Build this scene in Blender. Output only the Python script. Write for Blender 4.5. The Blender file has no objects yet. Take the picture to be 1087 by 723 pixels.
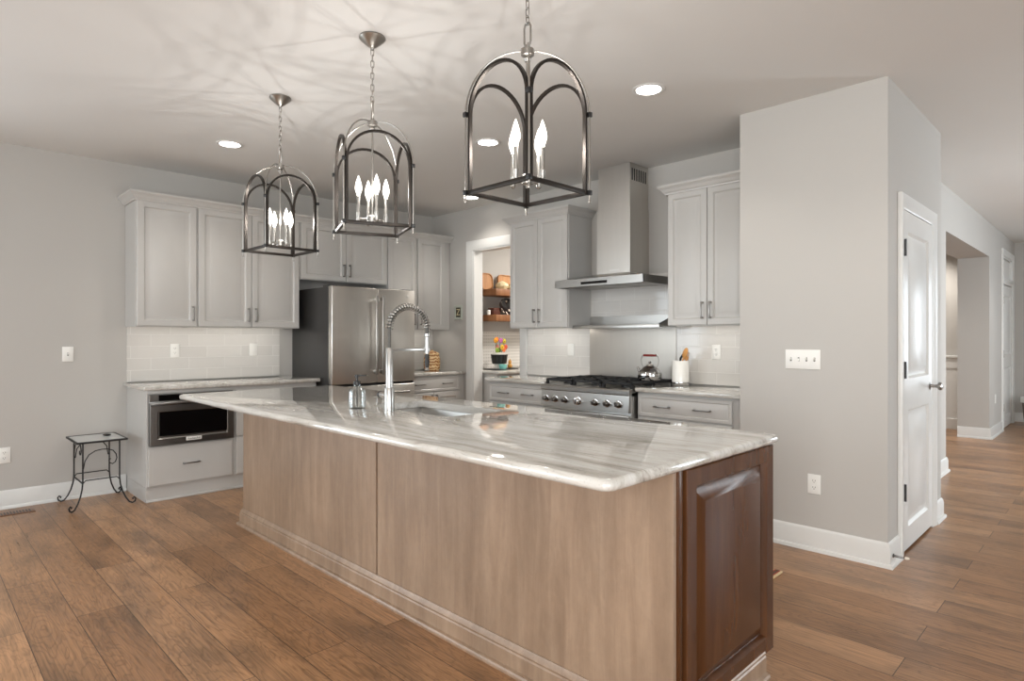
import bpy, bmesh, math, random
from mathutils import Vector, Matrix
random.seed(7)
PI = math.pi
sc = bpy.context.scene
C = sc.collection

# ------------------------------------------------------------------ camera
cam_d = bpy.data.cameras.new('camera')
cam = bpy.data.objects.new('camera', cam_d); C.objects.link(cam)
cam.location = (0, 0, 1.279)
cam.rotation_euler = (PI/2, 0, math.radians(45.11))
cam_d.sensor_width = 36.0
cam_d.lens = 651.29/1087*36
cam_d.shift_y = -(361.5-359.04)/1087
cam_d.clip_start = 0.05
sc.camera = cam

# ------------------------------------------------------------------ view / world
sc.view_settings.view_transform = 'Standard'
try: sc.view_settings.look = 'None'
except Exception: pass
sc.view_settings.gamma = 1.0
sc.view_settings.use_curve_mapping = False
sc.view_settings.exposure = 0.17
sc.cycles.use_denoising = True
sc.cycles.max_bounces = 10
sc.cycles.diffuse_bounces = 5
sc.cycles.glossy_bounces = 5
sc.cycles.transmission_bounces = 8
sc.cycles.transparent_max_bounces = 12
sc.cycles.caustics_reflective = False
sc.cycles.caustics_refractive = False
sc.cycles.sample_clamp_indirect = 6.0
W = bpy.data.worlds.new('world'); sc.world = W
W.use_nodes = True
W.node_tree.nodes['Background'].inputs[0].default_value = (0.80, 0.90, 1.0, 1)
W.node_tree.nodes['Background'].inputs[1].default_value = 1.0

BULB = 3.3        # watts of one candle bulb
DOWN = 20.0       # power of one recessed lamp
DAY = 1.0         # daylight multiplier
STRIP = 9.0       # under-cabinet strips

def area(name, loc, rot, sx, sy, power, color=(1, 1, 1), spread=PI):
    d = bpy.data.lights.new(name, 'AREA'); d.shape = 'RECTANGLE'; d.size = sx; d.size_y = sy
    d.energy = power; d.color = color; d.spread = spread
    o = bpy.data.objects.new(name, d); C.objects.link(o); o.location = loc; o.rotation_euler = rot
    return o
DCOL = (0.86, 0.94, 1.0)
# daylight standing just outside each window
area('daylight_left', (-6.25, -1.55, 1.25), (0, -PI/2, 0), 2.1, 2.2, 75*DAY, DCOL)
area('daylight_front_dining', (-4.5, -3.3, 1.45), (-PI/2, 0, PI), 2.2, 1.7, 80*DAY, DCOL)
area('daylight_front_living', (1.2, -3.3, 1.35), (-PI/2, 0, PI), 2.4, 2.0, 235*DAY, (1, .98, .95))
area('fill_daylight_right', (2.85, -.6, 1.3), (0, PI/2, 0), 2.0, 2.6, 110*DAY, DCOL)  # fill light, added with its unseen window to brighten the room
area('daylight_hall', (2.85, 7.3, 1.35), (0, PI/2, 0), 2.0, 1.5, 170*DAY, DCOL)
area('pantry_fill_lamp', (-4.3, 5.7, 2.70), (0, 0, 0), .4, .4, 42, (1, .95, .89))  # unseen lamp without a fixture, added to lift the dim pantry walls
area('daylight_hall_end', (1.1, 12.35, 1.4), (PI/2, 0, PI), 1.3, 1.8, 40*DAY, DCOL)

# ------------------------------------------------------------------ helpers
def link(name, me, parent=None):
    o = bpy.data.objects.new(name, me); C.objects.link(o)
    if parent is not None: o.parent = parent
    return o

class MB:
    def __init__(s): s.bm = bmesh.new()
    def box(s, x0, x1, y0, y1, z0, z1, bev=0, seg=2, axis=None):
        co = [(x0,y0,z0),(x1,y0,z0),(x1,y1,z0),(x0,y1,z0),(x0,y0,z1),(x1,y0,z1),(x1,y1,z1),(x0,y1,z1)]
        v = [s.bm.verts.new(c) for c in co]
        fs = [s.bm.faces.new([v[i] for i in q]) for q in ((3,2,1,0),(4,5,6,7),(0,1,5,4),(1,2,6,5),(2,3,7,6),(3,0,4,7))]
        if bev > 0:
            es = set(e for f in fs for e in f.edges)
            if axis is not None:
                es = [e for e in es if abs((e.verts[0].co-e.verts[1].co)[axis]) > 1e-6]
            bmesh.ops.bevel(s.bm, geom=list(es), offset=bev, segments=seg, profile=0.5, affect='EDGES', clamp_overlap=True)
        return s
    def poly(s, pts, quad=True):
        return s.bm.faces.new([s.bm.verts.new(p) for p in pts])
    def loft(s, rings, cap0=True, cap1=True, closed=True):
        vs = [[s.bm.verts.new(p) for p in r] for r in rings]
        n = len(vs[0])
        for a, b in zip(vs, vs[1:]):
            for i in range(n if closed else n-1):
                j = (i+1) % n
                s.bm.faces.new((a[i], a[j], b[j], b[i]))
        if cap0: s.bm.faces.new(list(reversed(vs[0])))
        if cap1: s.bm.faces.new(vs[-1])
        return s
    def tube(s, path, r, seg=8, caps=True, closed=False, flat=None):
        path = [Vector(p) for p in path]; n = len(path); rings = []
        rr = r if isinstance(r, (list, tuple)) else [r]*n
        tprev = None; nrm = None
        for i, p in enumerate(path):
            if closed: t = (path[(i+1) % n]-path[i-1])
            else: t = path[min(i+1, n-1)]-path[max(i-1, 0)]
            t.normalize()
            if nrm is None:
                a = Vector((0,0,1)) if abs(t.z) < .9 else Vector((1,0,0))
                nrm = (a - t*a.dot(t)).normalized()
            else:
                q = tprev.rotation_difference(t); nrm = q @ nrm; nrm = (nrm - t*nrm.dot(t)).normalized()
            b = t.cross(nrm); tprev = t
            rings.append([p + nrm*(math.cos(2*PI*k/seg)*rr[i]) + b*(math.sin(2*PI*k/seg)*rr[i]) for k in range(seg)])
        if closed:
            vs = [[s.bm.verts.new(p) for p in r_] for r_ in rings]
            for i in range(n):
                a, b2 = vs[i], vs[(i+1) % n]
                best = min(range(seg), key=lambda k: (a[0].co-b2[k].co).length) if i == n-1 else 0
                for k in range(seg):
                    s.bm.faces.new((a[k], a[(k+1) % seg], b2[(k+1+best) % seg], b2[(k+best) % seg]))
        else: s.loft(rings, caps, caps)
        return s
    def cyl(s, p0, p1, r, seg=20, r1=None):
        return s.tube([p0, p1], [r, r if r1 is None else r1], seg)
    def lathe(s, prof, c=(0,0,0), seg=32, axis='z', flute=0, fn=0, ring=False):
        rings = []
        for r, z in prof:
            ring = []
            for k in range(seg):
                a = 2*PI*k/seg; q = r*(1+flute*abs(math.sin(a*fn/2))) if flute else r
                x, y = q*math.cos(a), q*math.sin(a)
                ring.append({'z': (c[0]+x, c[1]+y, c[2]+z), 'y': (c[0]+x, c[1]-z, c[2]+y), 'x': (c[0]+z, c[1]+x, c[2]+y)}[axis])
            rings.append(ring)
        if ring: return s.loft(rings+[rings[0]], False, False)
        return s.loft(rings)
    def sphere(s, c, r, sz=(1,1,1), seg=16):
        m = Matrix.Translation(c) @ Matrix.Diagonal((r*sz[0], r*sz[1], r*sz[2], 1))
        bmesh.ops.create_uvsphere(s.bm, u_segments=seg, v_segments=max(6, seg//2), radius=1, matrix=m); return s
    def sweep(s, path, prof, to3, closed=False):
        """path: 2D points; prof: (offset to the left of travel, w); to3(a,b,w)->3D"""
        n = len(path); rings = []
        P = [Vector(p) for p in path]
        for i in range(n):
            din = (P[i]-P[i-1]).normalized() if (i > 0 or closed) else None
            dout = (P[(i+1) % n]-P[i]).normalized() if (i < n-1 or closed) else None
            if din is None: din = dout
            if dout is None: dout = din
            n1 = Vector((-din.y, din.x)); n2 = Vector((-dout.y, dout.x))
            m = (n1+n2); m = m/ max(1e-6, m.dot(n1))
            rings.append([to3(P[i].x+m.x*o, P[i].y+m.y*o, w) for o, w in prof])
        if closed: rings.append(rings[0])
        return s.loft(rings, not closed, not closed)
    def panel(s, x0, x1, z0, z1, yf, t, rings):
        """front faces -y; rings of (inset, depth behind yf)"""
        def R(i, d): return [(x0+i, yf+d, z0+i), (x1-i, yf+d, z0+i), (x1-i, yf+d, z1-i), (x0+i, yf+d, z1-i)]
        s.loft([R(0, t)]+[R(i, d) for i, d in rings]); return s
    def build(s, name, mat, parent=None, smooth=35):
        bmesh.ops.remove_doubles(s.bm, verts=s.bm.verts, dist=1e-6)
        bmesh.ops.recalc_face_normals(s.bm, faces=s.bm.faces)
        me = bpy.data.meshes.new(name); s.bm.to_mesh(me); s.bm.free()
        if mat is not None: me.materials.append(mat)
        if smooth:
            for p in me.polygons: p.use_smooth = True
            me.set_sharp_from_angle(angle=math.radians(smooth))
        return link(name, me, parent)

def tag(o, label, cat, group=None, kind=None):
    o['label'] = label; o['category'] = cat
    if group: o['group'] = group
    if kind: o['kind'] = kind
    return o
def thing(name, label, cat, loc=(0,0,0), rotz=0, group=None, kind=None):
    o = bpy.data.objects.new(name, None); C.objects.link(o)
    o.location = loc; o.rotation_euler = (0, 0, rotz)
    o.empty_display_size = .1
    return tag(o, label, cat, group, kind)
def struct(o, label=None, cat=None):
    o['kind'] = 'structure'
    if label: o['label'] = label
    if cat: o['category'] = cat
    return o
def dup(root, loc, rotz, label, group=None):
    r = root.copy(); C.objects.link(r); r.location = loc; r.rotation_euler = (0, 0, rotz); r['label'] = label
    if group: r['group'] = group
    for ch in list(root.children):
        c = ch.copy(); C.objects.link(c); c.parent = r
        for g in ch.children:
            d = g.copy(); C.objects.link(d); d.parent = c
    return r
def text_mesh(name, body, size, mat, parent, loc, rot, extrude=.0006):
    cu = bpy.data.curves.new(name, 'FONT'); cu.body = body; cu.size = size; cu.align_x = 'CENTER'; cu.align_y = 'CENTER'; cu.extrude = extrude
    to = bpy.data.objects.new(name+'_source', cu); C.objects.link(to)
    dg = bpy.context.evaluated_depsgraph_get()
    me = bpy.data.meshes.new_from_object(to.evaluated_get(dg))
    bpy.data.objects.remove(to, do_unlink=True); bpy.data.curves.remove(cu)
    me.materials.clear(); me.materials.append(mat)
    me.transform(Matrix.Translation(loc) @ Matrix.Rotation(rot[2], 4, 'Z') @ Matrix.Rotation(rot[0], 4, 'X'))
    return link(name, me, parent)

# ------------------------------------------------------------------ materials
def srgb(r, g, b):
    f = lambda c: (c/255/12.92) if c/255 <= .04045 else ((c/255+.055)/1.055)**2.4
    return (f(r), f(g), f(b), 1)
class NT:
    def __init__(s, name):
        s.m = bpy.data.materials.new(name); s.m.use_nodes = True; s.t = s.m.node_tree; s.n = s.t.nodes; s.b = s.n['Principled BSDF']
    def new(s, typ, **kw):
        n = s.n.new(typ)
        for k, v in kw.items():
            if hasattr(n, k): setattr(n, k, v)
            else: n.inputs[k].default_value = v
        return n
    def l(s, a, b): s.t.links.new(a, b)
    def pos(s, scale=(1,1,1), rot=(0,0,0), obj=False):
        if obj: src = s.new('ShaderNodeTexCoord').outputs['Object']
        else: src = s.new('ShaderNodeNewGeometry').outputs['Position']
        mp = s.new('ShaderNodeMapping'); mp.inputs['Scale'].default_value = scale; mp.inputs['Rotation'].default_value = rot
        s.l(src, mp.inputs['Vector']); return mp.outputs['Vector']
    def noise(s, vec, scale, detail=4, rough=.55, dist=0):
        n = s.new('ShaderNodeTexNoise'); n.inputs['Scale'].default_value = scale; n.inputs['Detail'].default_value = detail
        n.inputs['Roughness'].default_value = rough; n.inputs['Distortion'].default_value = dist
        s.l(vec, n.inputs['Vector']); return n.outputs['Fac']
    def ramp(s, fac, stops):
        r = s.new('ShaderNodeValToRGB'); e = r.color_ramp.elements
        while len(e) < len(stops): e.new(.5)
        for el, (p, c) in zip(e, stops): el.position = p; el.color = c
        s.l(fac, r.inputs['Fac']); return r.outputs['Color']
    def mix(s, fac, a, b, mode='MIX'):
        m = s.new('ShaderNodeMix'); m.data_type = 'RGBA'; m.blend_type = mode
        for sock, v in ((m.inputs[0], fac), (m.inputs[6], a), (m.inputs[7], b)):
            if hasattr(v, 'links') or hasattr(v, 'is_linked'): s.l(v, sock)
            else: sock.default_value = v
        return m.outputs[2]
    def bump(s, h, strength=.1, dist=.002):
        b = s.new('ShaderNodeBump'); b.inputs['Strength'].default_value = strength; b.inputs['Distance'].default_value = dist
        s.l(h, b.inputs['Height']); s.l(b.outputs['Normal'], s.b.inputs['Normal'])
def plain(name, col, rough=.5, metal=0, coat=0, var=.03, nscale=6, spec=None):
    t = NT(name); c = t.noise(t.pos(), nscale, 3)
    d = tuple(max(0, x*(1-var)) for x in col[:3])+(1,); u = tuple(min(1, x*(1+var)) for x in col[:3])+(1,)
    t.l(t.ramp(c, [(.3, d), (.7, u)]), t.b.inputs['Base Color'])
    t.b.inputs['Roughness'].default_value = rough; t.b.inputs['Metallic'].default_value = metal
    if coat: t.b.inputs['Coat Weight'].default_value = coat; t.b.inputs['Coat Roughness'].default_value = .08
    if spec is not None: t.b.inputs['Specular IOR Level'].default_value = spec
    return t.m
def emit(name, col, strength):
    t = NT(name); t.b.inputs['Base Color'].default_value = (1,1,1,1)
    t.b.inputs['Emission Color'].default_value = col; t.b.inputs['Emission Strength'].default_value = strength
    return t.m
def brushed(name, col, rough, axis_scale, amt=.06):
    t = NT(name)
    n = t.noise(t.pos(axis_scale), 3, 5, .6)
    a = tuple(x*(1-amt) for x in col[:3])+(1,); b = tuple(min(1, x*(1+amt)) for x in col[:3])+(1,)
    t.l(t.ramp(n, [(.3, a), (.7, b)]), t.b.inputs['Base Color'])
    r = t.new('ShaderNodeMapRange'); r.inputs[3].default_value = rough*.97; r.inputs[4].default_value = rough*1.03
    t.l(n, r.inputs[0]); t.l(r.outputs[0], t.b.inputs['Roughness'])
    t.b.inputs['Metallic'].default_value = 1
    t.b.inputs['Anisotropic'].default_value = .0
    return t.m

def wall_mat(name, col):
    t = NT(name); n = t.noise(t.pos(), 180, 3)
    c2 = t.noise(t.pos(), 1.3, 2)
    t.l(t.ramp(c2, [(.3, tuple(x*.985 for x in col[:3])+(1,)), (.7, col)]), t.b.inputs['Base Color'])
    t.b.inputs['Roughness'].default_value = .75; t.bump(n, .08, .001); return t.m
M = {}
M['wall'] = wall_mat('wall_paint', srgb(184, 181, 176))
M['ceil'] = wall_mat('ceiling_paint', srgb(220, 219, 216))
M['trim'] = plain('trim_paint', srgb(216, 216, 213), .3, var=.01)
M['cab'] = plain('cabinet_paint', srgb(188, 186, 182), .35, var=.012)
M['steel'] = brushed('brushed_steel', srgb(172, 170, 166), .30, (1, 8, 8), .02)
M['steel_v'] = brushed('brushed_steel_vertical', srgb(206, 202, 196), .33, (6, 6, .3), .03)
M['dsteel'] = brushed('dark_brushed_steel', srgb(128, 125, 121), .30, (8, 1, 8), .02)
M['splash'] = brushed('brushed_splash_steel', srgb(172, 166, 158), .33, (6, 6, .3), .03)
M['nickel'] = plain('brushed_nickel', srgb(158, 154, 148), .34, 1)
M['chrome'] = plain('polished_chrome', srgb(215, 215, 215), .07, 1)
M['pull'] = plain('satin_nickel_pull', srgb(150, 147, 143), .28, 1)
M['black'] = plain('black_metal', srgb(22, 21, 21), .4)
M['iron'] = plain('wrought_iron', srgb(24, 23, 23), .55)
M['cast'] = plain('cast_iron', srgb(26, 26, 27), .6)
M['bronze'] = plain('dark_bronze', srgb(52, 47, 43), .38, .8)
M['bglass'] = plain('black_glass', srgb(8, 8, 9), .05)
M['fridge_side'] = plain('dark_grey_enamel', srgb(50, 49, 48), .4)
M['plastic'] = plain('white_plastic', srgb(232, 231, 226), .35, var=.005)
M['slot'] = plain('dark_slot', srgb(84, 82, 78), .6)
M['rubber'] = plain('white_rubber', srgb(225, 215, 200), .6)
M['ceramic'] = plain('white_ceramic', srgb(235, 233, 227), .15)
M['red'] = plain('red_handle', srgb(120, 30, 24), .4)
M['spoon'] = plain('spoon_wood', srgb(196, 140, 76), .55, var=.12)
M['teal'] = plain('teal_glaze', srgb(130, 200, 192), .25)
M['cream'] = plain('cream_glaze', srgb(232, 215, 172), .5, var=.12, nscale=40)
t = NT('glowing_bulb_glass'); tr = t.new('ShaderNodeBsdfTransparent'); em = t.new('ShaderNodeEmission'); em.inputs['Color'].default_value = (1, .93, .82, 1); em.inputs['Strength'].default_value = 9
mx = t.new('ShaderNodeMixShader'); mx.inputs[0].default_value = .35; t.l(tr.outputs[0], mx.inputs[1]); t.l(em.outputs[0], mx.inputs[2]); t.l(mx.outputs[0], t.n['Material Output'].inputs['Surface']); M['bulb'] = t.m; t.m.cycles.emission_sampling = 'NONE'
M['lamp'] = emit('lit_recessed_lens', (1, .95, .88, 1), 14); M['lamp'].cycles.emission_sampling = 'NONE'
M['strip'] = emit('lit_cabinet_strip', (1, .95, .88, 1), STRIP)
M['badge'] = plain('pale_badge', srgb(215, 213, 208), .35)
M['darktext'] = plain('dark_lettering', srgb(45, 44, 43), .5)
M['inner'] = plain('cabinet_wood_underside', srgb(120, 78, 50), .5, var=.1)

# floor planks run along X
t = NT('oak_plank_floor')
v = t.pos()
br = t.new('ShaderNodeTexBrick'); br.offset = .37; br.offset_frequency = 2
br.inputs['Color1'].default_value = (0,0,0,1); br.inputs['Color2'].default_value = (1,1,1,1); br.inputs['Mortar'].default_value = (.5,.5,.5,1)
br.inputs['Scale'].default_value = 1; br.inputs['Mortar Size'].default_value = .0016; br.inputs['Mortar Smooth'].default_value = .1
br.inputs['Brick Width'].default_value = 1.7; br.inputs['Row Height'].default_value = .19
t.l(v, br.inputs['Vector'])
rnd = br.outputs['Color']
sep = t.new('ShaderNodeSeparateXYZ'); t.l(v, sep.inputs[0])
rb = t.new('ShaderNodeSeparateColor'); t.l(rnd, rb.inputs[0])
off = t.new('ShaderNodeMath', operation='MULTIPLY'); t.l(rb.outputs[0], off.inputs[0]); off.inputs[1].default_value = 37.0
cmb = t.new('ShaderNodeCombineXYZ'); t.l(sep.outputs[0], cmb.inputs[0]); t.l(sep.outputs[1], cmb.inputs[1]); t.l(off.outputs[0], cmb.inputs[2])
def smap(vec, sc_):
    mp = t.new('ShaderNodeMapping'); mp.inputs['Scale'].default_value = sc_; t.l(vec, mp.inputs['Vector']); return mp.outputs['Vector']
fine = t.noise(smap(cmb.outputs[0], (1.6, 60, 1)), 2.2, 6, .65, .6)
n1 = t.noise(smap(cmb.outputs[0], (1.1, 5.5, 1)), 1.6, 3, .5, .4)
rings = t.new('ShaderNodeMath', operation='MULTIPLY'); t.l(n1, rings.inputs[0]); rings.inputs[1].default_value = 16
fr_ = t.new('ShaderNodeMath', operation='PINGPONG'); t.l(rings.outputs[0], fr_.inputs[0]); fr_.inputs[1].default_value = .5
blot = t.noise(smap(cmb.outputs[0], (1.2, 3, 1)), 2.0, 3, .5)
base = t.ramp(rb.outputs[0], [(0, srgb(148, 110, 77)), (.5, srgb(163, 124, 89)), (1, srgb(178, 138, 102))])
g1 = t.ramp(fine, [(.32, (.48, .46, .44, 1)), (.62, (1.1, 1.08, 1.06, 1))])
g2 = t.ramp(fr_.outputs[0], [(0, (.58, .56, .54, 1)), (.2, (1, 1, 1, 1)), (.5, (1.05, 1.05, 1.05, 1))])
g3 = t.ramp(blot, [(.3, (.52, .53, .55, 1)), (.55, (1.04, 1.02, 1, 1))])
col = t.mix(.75, base, g1, 'MULTIPLY'); col = t.mix(.6, col, g2, 'MULTIPLY'); col = t.mix(.8, col, g3, 'MULTIPLY')
col = t.mix(br.outputs['Fac'], col, srgb(58, 40, 28))
t.l(col, t.b.inputs['Base Color'])
rr = t.new('ShaderNodeMapRange'); rr.inputs[3].default_value = .22; rr.inputs[4].default_value = .40; t.l(fine, rr.inputs[0]); t.l(rr.outputs[0], t.b.inputs['Roughness'])
hm = t.new('ShaderNodeMath', operation='SUBTRACT'); t.l(fine, hm.inputs[0]); t.l(br.outputs['Fac'], hm.inputs[1])
t.bump(hm.outputs[0], .25, .0012)
M['floor'] = t.m

def veneer(name, dark, mid, light, rough, coat, fig=1.0):
    t = NT(name)
    v = t.pos()
    a = t.noise(t.pos((9, 9, .9)), 2.0, 6, .62, .5)
    b = t.noise(t.pos((2.2, 2.2, .8)), 1.5, 3, .5, .8)
    c = t.noise(t.pos((7, 7, 5)), 4, 4, .65, .6)
    col = t.ramp(a, [(.25, dark), (.5, mid), (.75, light)])
    col = t.mix(.55*fig, col, t.ramp(b, [(.3, (.70, .68, .66, 1)), (.6, (1.06, 1.05, 1.04, 1))]), 'MULTIPLY')
    col = t.mix(.25*fig, col, t.ramp(c, [(.35, (.72, .72, .72, 1)), (.65, (1.05, 1.05, 1.05, 1))]), 'MULTIPLY')
    t.l(col, t.b.inputs['Base Color'])
    t.b.inputs['Roughness'].default_value = rough
    t.b.inputs['Coat Weight'].default_value = coat; t.b.inputs['Coat Roughness'].default_value = .18
    t.bump(a, .06, .001)
    return t.m
M['veneer'] = veneer('stained_birch_veneer_lit', srgb(134, 111, 91), srgb(147, 124, 103), srgb(162, 139, 117), .42, .15, 1.0)  # veneer takes the stain paler; window light is also mixed into this tone
M['shaded_wood'] = veneer('stained_maple_panel_shaded', srgb(62, 36, 18), srgb(76, 46, 25), srgb(90, 57, 33), .27, .0, .6)  # same island stain, richer wood; darker tone also carries this side's shade
M['shaded_wood'].node_tree.nodes['Principled BSDF'].inputs['Specular IOR Level'].default_value = .25
M['skirt'] = veneer('stained_maple_skirting', srgb(128, 97, 73), srgb(150, 117, 90), srgb(170, 138, 110), .35, .3, .7)
M['shelf_wood'] = veneer('shelf_wood', srgb(120, 76, 44), srgb(146, 97, 60), srgb(164, 114, 74), .5, 0, .5)
M['tray_wood'] = veneer('pale_tray_wood', srgb(170, 118, 74), srgb(194, 142, 95), srgb(208, 160, 112), .55, 0, .5)

# granite with long streaks along X
t = NT('streaked_granite')
wv = t.noise(t.pos((.5, 1.6, 1.6)), 1.3, 3, .5)
def warp(scale, amt):
    p = t.pos(scale); vm = t.new('ShaderNodeVectorMath', operation='ADD')
    cb = t.new('ShaderNodeCombineXYZ'); ml = t.new('ShaderNodeMath', operation='MULTIPLY'); t.l(wv, ml.inputs[0]); ml.inputs[1].default_value = amt
    t.l(ml.outputs[0], cb.inputs[1]); t.l(ml.outputs[0], cb.inputs[2]); t.l(p, vm.inputs[0]); t.l(cb.outputs[0], vm.inputs[1]); return vm.outputs[0]
s1 = t.noise(warp((.9, 9, 9), 3.2), 1.5, 6, .62)
s2 = t.noise(warp((2.4, 34, 34), 8), 1.6, 6, .68)
s3 = t.noise(t.pos((1, 1, 1)), 95, 3, .6)
col = t.ramp(s1, [(.28, srgb(156, 151, 143)), (.42, srgb(186, 182, 175)), (.55, srgb(203, 201, 196)), (.75, srgb(210, 209, 206))])
col = t.mix(.60, col, t.ramp(s2, [(.31, (.36, .34, .32, 1)), (.42, (.86, .84, .81, 1)), (.6, (1.04, 1.04, 1.03, 1))]), 'MULTIPLY')
col = t.mix(.5, col, t.ramp(s3, [(.28, (.55, .54, .53, 1)), (.42, (1, 1, 1, 1))]), 'MULTIPLY')
t.l(col, t.b.inputs['Base Color']); t.b.inputs['Roughness'].default_value = .05
t.b.inputs['Coat Weight'].default_value = .6; t.b.inputs['Coat Roughness'].default_value = .03
M['granite'] = t.m

def tile_mat(name, horiz, bw=.305, rh=.1016, c1=srgb(206, 203, 198), c2=srgb(212, 209, 204), grout=srgb(222, 220, 215), zoff=.905):
    t = NT(name)
    g = t.new('ShaderNodeNewGeometry'); sp = t.new('ShaderNodeSeparateXYZ'); t.l(g.outputs['Position'], sp.inputs[0])
    cb = t.new('ShaderNodeCombineXYZ'); t.l(sp.outputs[horiz], cb.inputs[0])
    sb = t.new('ShaderNodeMath', operation='SUBTRACT'); t.l(sp.outputs[2], sb.inputs[0]); sb.inputs[1].default_value = zoff; t.l(sb.outputs[0], cb.inputs[1])
    br = t.new('ShaderNodeTexBrick'); br.offset = .5
    for k, val in (('Color1', c1), ('Color2', c2), ('Mortar', grout), ('Scale', 1), ('Mortar Size', .002), ('Mortar Smooth', .15), ('Brick Width', bw), ('Row Height', rh)):
        br.inputs[k].default_value = val
    t.l(cb.outputs[0], br.inputs['Vector']); t.l(br.outputs['Color'], t.b.inputs['Base Color'])
    r = t.new('ShaderNodeMapRange'); r.inputs[3].default_value = .08; r.inputs[4].default_value = .6; t.l(br.outputs['Fac'], r.inputs[0]); t.l(r.outputs[0], t.b.inputs['Roughness'])
    inv = t.new('ShaderNodeMath', operation='SUBTRACT'); inv.inputs[0].default_value = 1; t.l(br.outputs['Fac'], inv.inputs[1])
    t.bump(inv.outputs[0], .5, .002)
    return t.m
M['tile_y'] = tile_mat('subway_tile_left', 1)
M['tile_x'] = tile_mat('subway_tile_range', 0)
# small dotted mosaic in the pantry
t = NT('dotted_mosaic')
vo = t.new('ShaderNodeTexVoronoi'); vo.inputs['Scale'].default_value = 26; vo.inputs['Randomness'].default_value = 0
t.l(t.pos((0, 1, 1)), vo.inputs['Vector'])
t.l(t.ramp(vo.outputs['Distance'], [(.16, srgb(170, 166, 160)), (.24, srgb(226, 223, 217))]), t.b.inputs['Base Color']); t.b.inputs['Roughness'].default_value = .2
M['mosaic'] = t.m
# woven wicker
t = NT('woven_wicker')
wa = t.new('ShaderNodeTexWave', wave_type='BANDS', bands_direction='Z'); wa.inputs['Scale'].default_value = 9; wa.inputs['Distortion'].default_value = 6; wa.inputs['Detail Scale'].default_value = 3
t.l(t.pos(), wa.inputs['Vector'])
t.l(t.ramp(wa.outputs['Fac'], [(.15, srgb(158, 100, 54)), (.5, srgb(214, 168, 108)), (1, srgb(238, 212, 168))]), t.b.inputs['Base Color']); t.b.inputs['Roughness'].default_value = .6
t.bump(wa.outputs['Fac'], .5, .003)
M['wicker'] = t.m
# glass
def glass(name, col=(1,1,1,1), rough=0.0):
    t = NT(name); t.b.inputs['Base Color'].default_value = col; t.b.inputs['Transmission Weight'].default_value = 1; t.b.inputs['Roughness'].default_value = rough; t.b.inputs['IOR'].default_value = 1.45
    return t.m
t = NT('clear_glass')
tr = t.new('ShaderNodeBsdfTransparent'); tr.inputs[0].default_value = (.97, .98, .98, 1); gl = t.new('ShaderNodeBsdfGlossy'); gl.inputs['Roughness'].default_value = .03
fz = t.new('ShaderNodeLayerWeight'); fz.inputs['Blend'].default_value = .25; mx = t.new('ShaderNodeMixShader'); t.l(fz.outputs['Facing'], mx.inputs[0]); t.l(tr.outputs[0], mx.inputs[1]); t.l(gl.outputs[0], mx.inputs[2]); gl.inputs['Color'].default_value = (.75, .77, .78, 1)
t.l(mx.outputs[0], t.n['Material Output'].inputs['Surface']); M['glass'] = t.m
t = NT('window_pane')
tr = t.new('ShaderNodeBsdfTransparent'); gl = t.new('ShaderNodeBsdfGlossy'); gl.inputs['Roughness'].default_value = .02
mx = t.new('ShaderNodeMixShader'); mx.inputs[0].default_value = .06; t.l(tr.outputs[0], mx.inputs[1]); t.l(gl.outputs[0], mx.inputs[2])
t.l(mx.outputs[0], t.n['Material Output'].inputs['Surface']); M['pane'] = t.m
# rug
t = NT('striped_rug')
wa = t.new('ShaderNodeTexWave', wave_type='BANDS', bands_direction='X'); wa.inputs['Scale'].default_value = 5; t.l(t.pos(), wa.inputs['Vector'])
t.l(t.ramp(wa.outputs['Fac'], [(.0, srgb(206, 180, 140)), (.45, srgb(206, 180, 140)), (.55, srgb(150, 60, 40)), (.8, srgb(150, 60, 40)), (.9, srgb(86, 60, 44))]), t.b.inputs['Base Color']); t.b.inputs['Roughness'].default_value = .95
t.bump(t.noise(t.pos(), 300, 2), .6, .003)
M['rug'] = t.m

# ------------------------------------------------------------------ setting
H = 2.743
XL, YR = -5.945, 4.565
XR, YF, YE = 2.6, -3.0, 12.15
def wall_boxes(name, boxes, mat='wall', **kw):
    m = MB()
    for b in boxes: m.box(*b)
    return struct(m.build(name, M[mat], smooth=0), **kw)
o = MB().box(-6.2, XR+.25, YF-.25, YE+.25, -.1, 0).build('floor', M['floor'], smooth=0); struct(o, 'brown oak plank floor', 'floor')
o = MB().box(-6.2, XR+.25, YF-.25, YE+.25, H, H+.1).build('ceiling', M['ceil'], smooth=0); struct(o, 'flat off-white ceiling', 'ceiling')
# left wall with a window opening (behind the camera side)
wy0, wy1, wz0, wz1 = -2.6, -.5, .15, 2.35
wall_boxes('wall_left', [(-6.12, XL, YF-.2, wy0, 0, H), (-6.12, XL, wy1, YR+.12, 0, H), (-6.12, XL, wy0, wy1, 0, wz0), (-6.12, XL, wy0, wy1, wz1, H)], label='light grey painted wall behind the wall cabinets and refrigerator', cat='wall')
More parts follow.
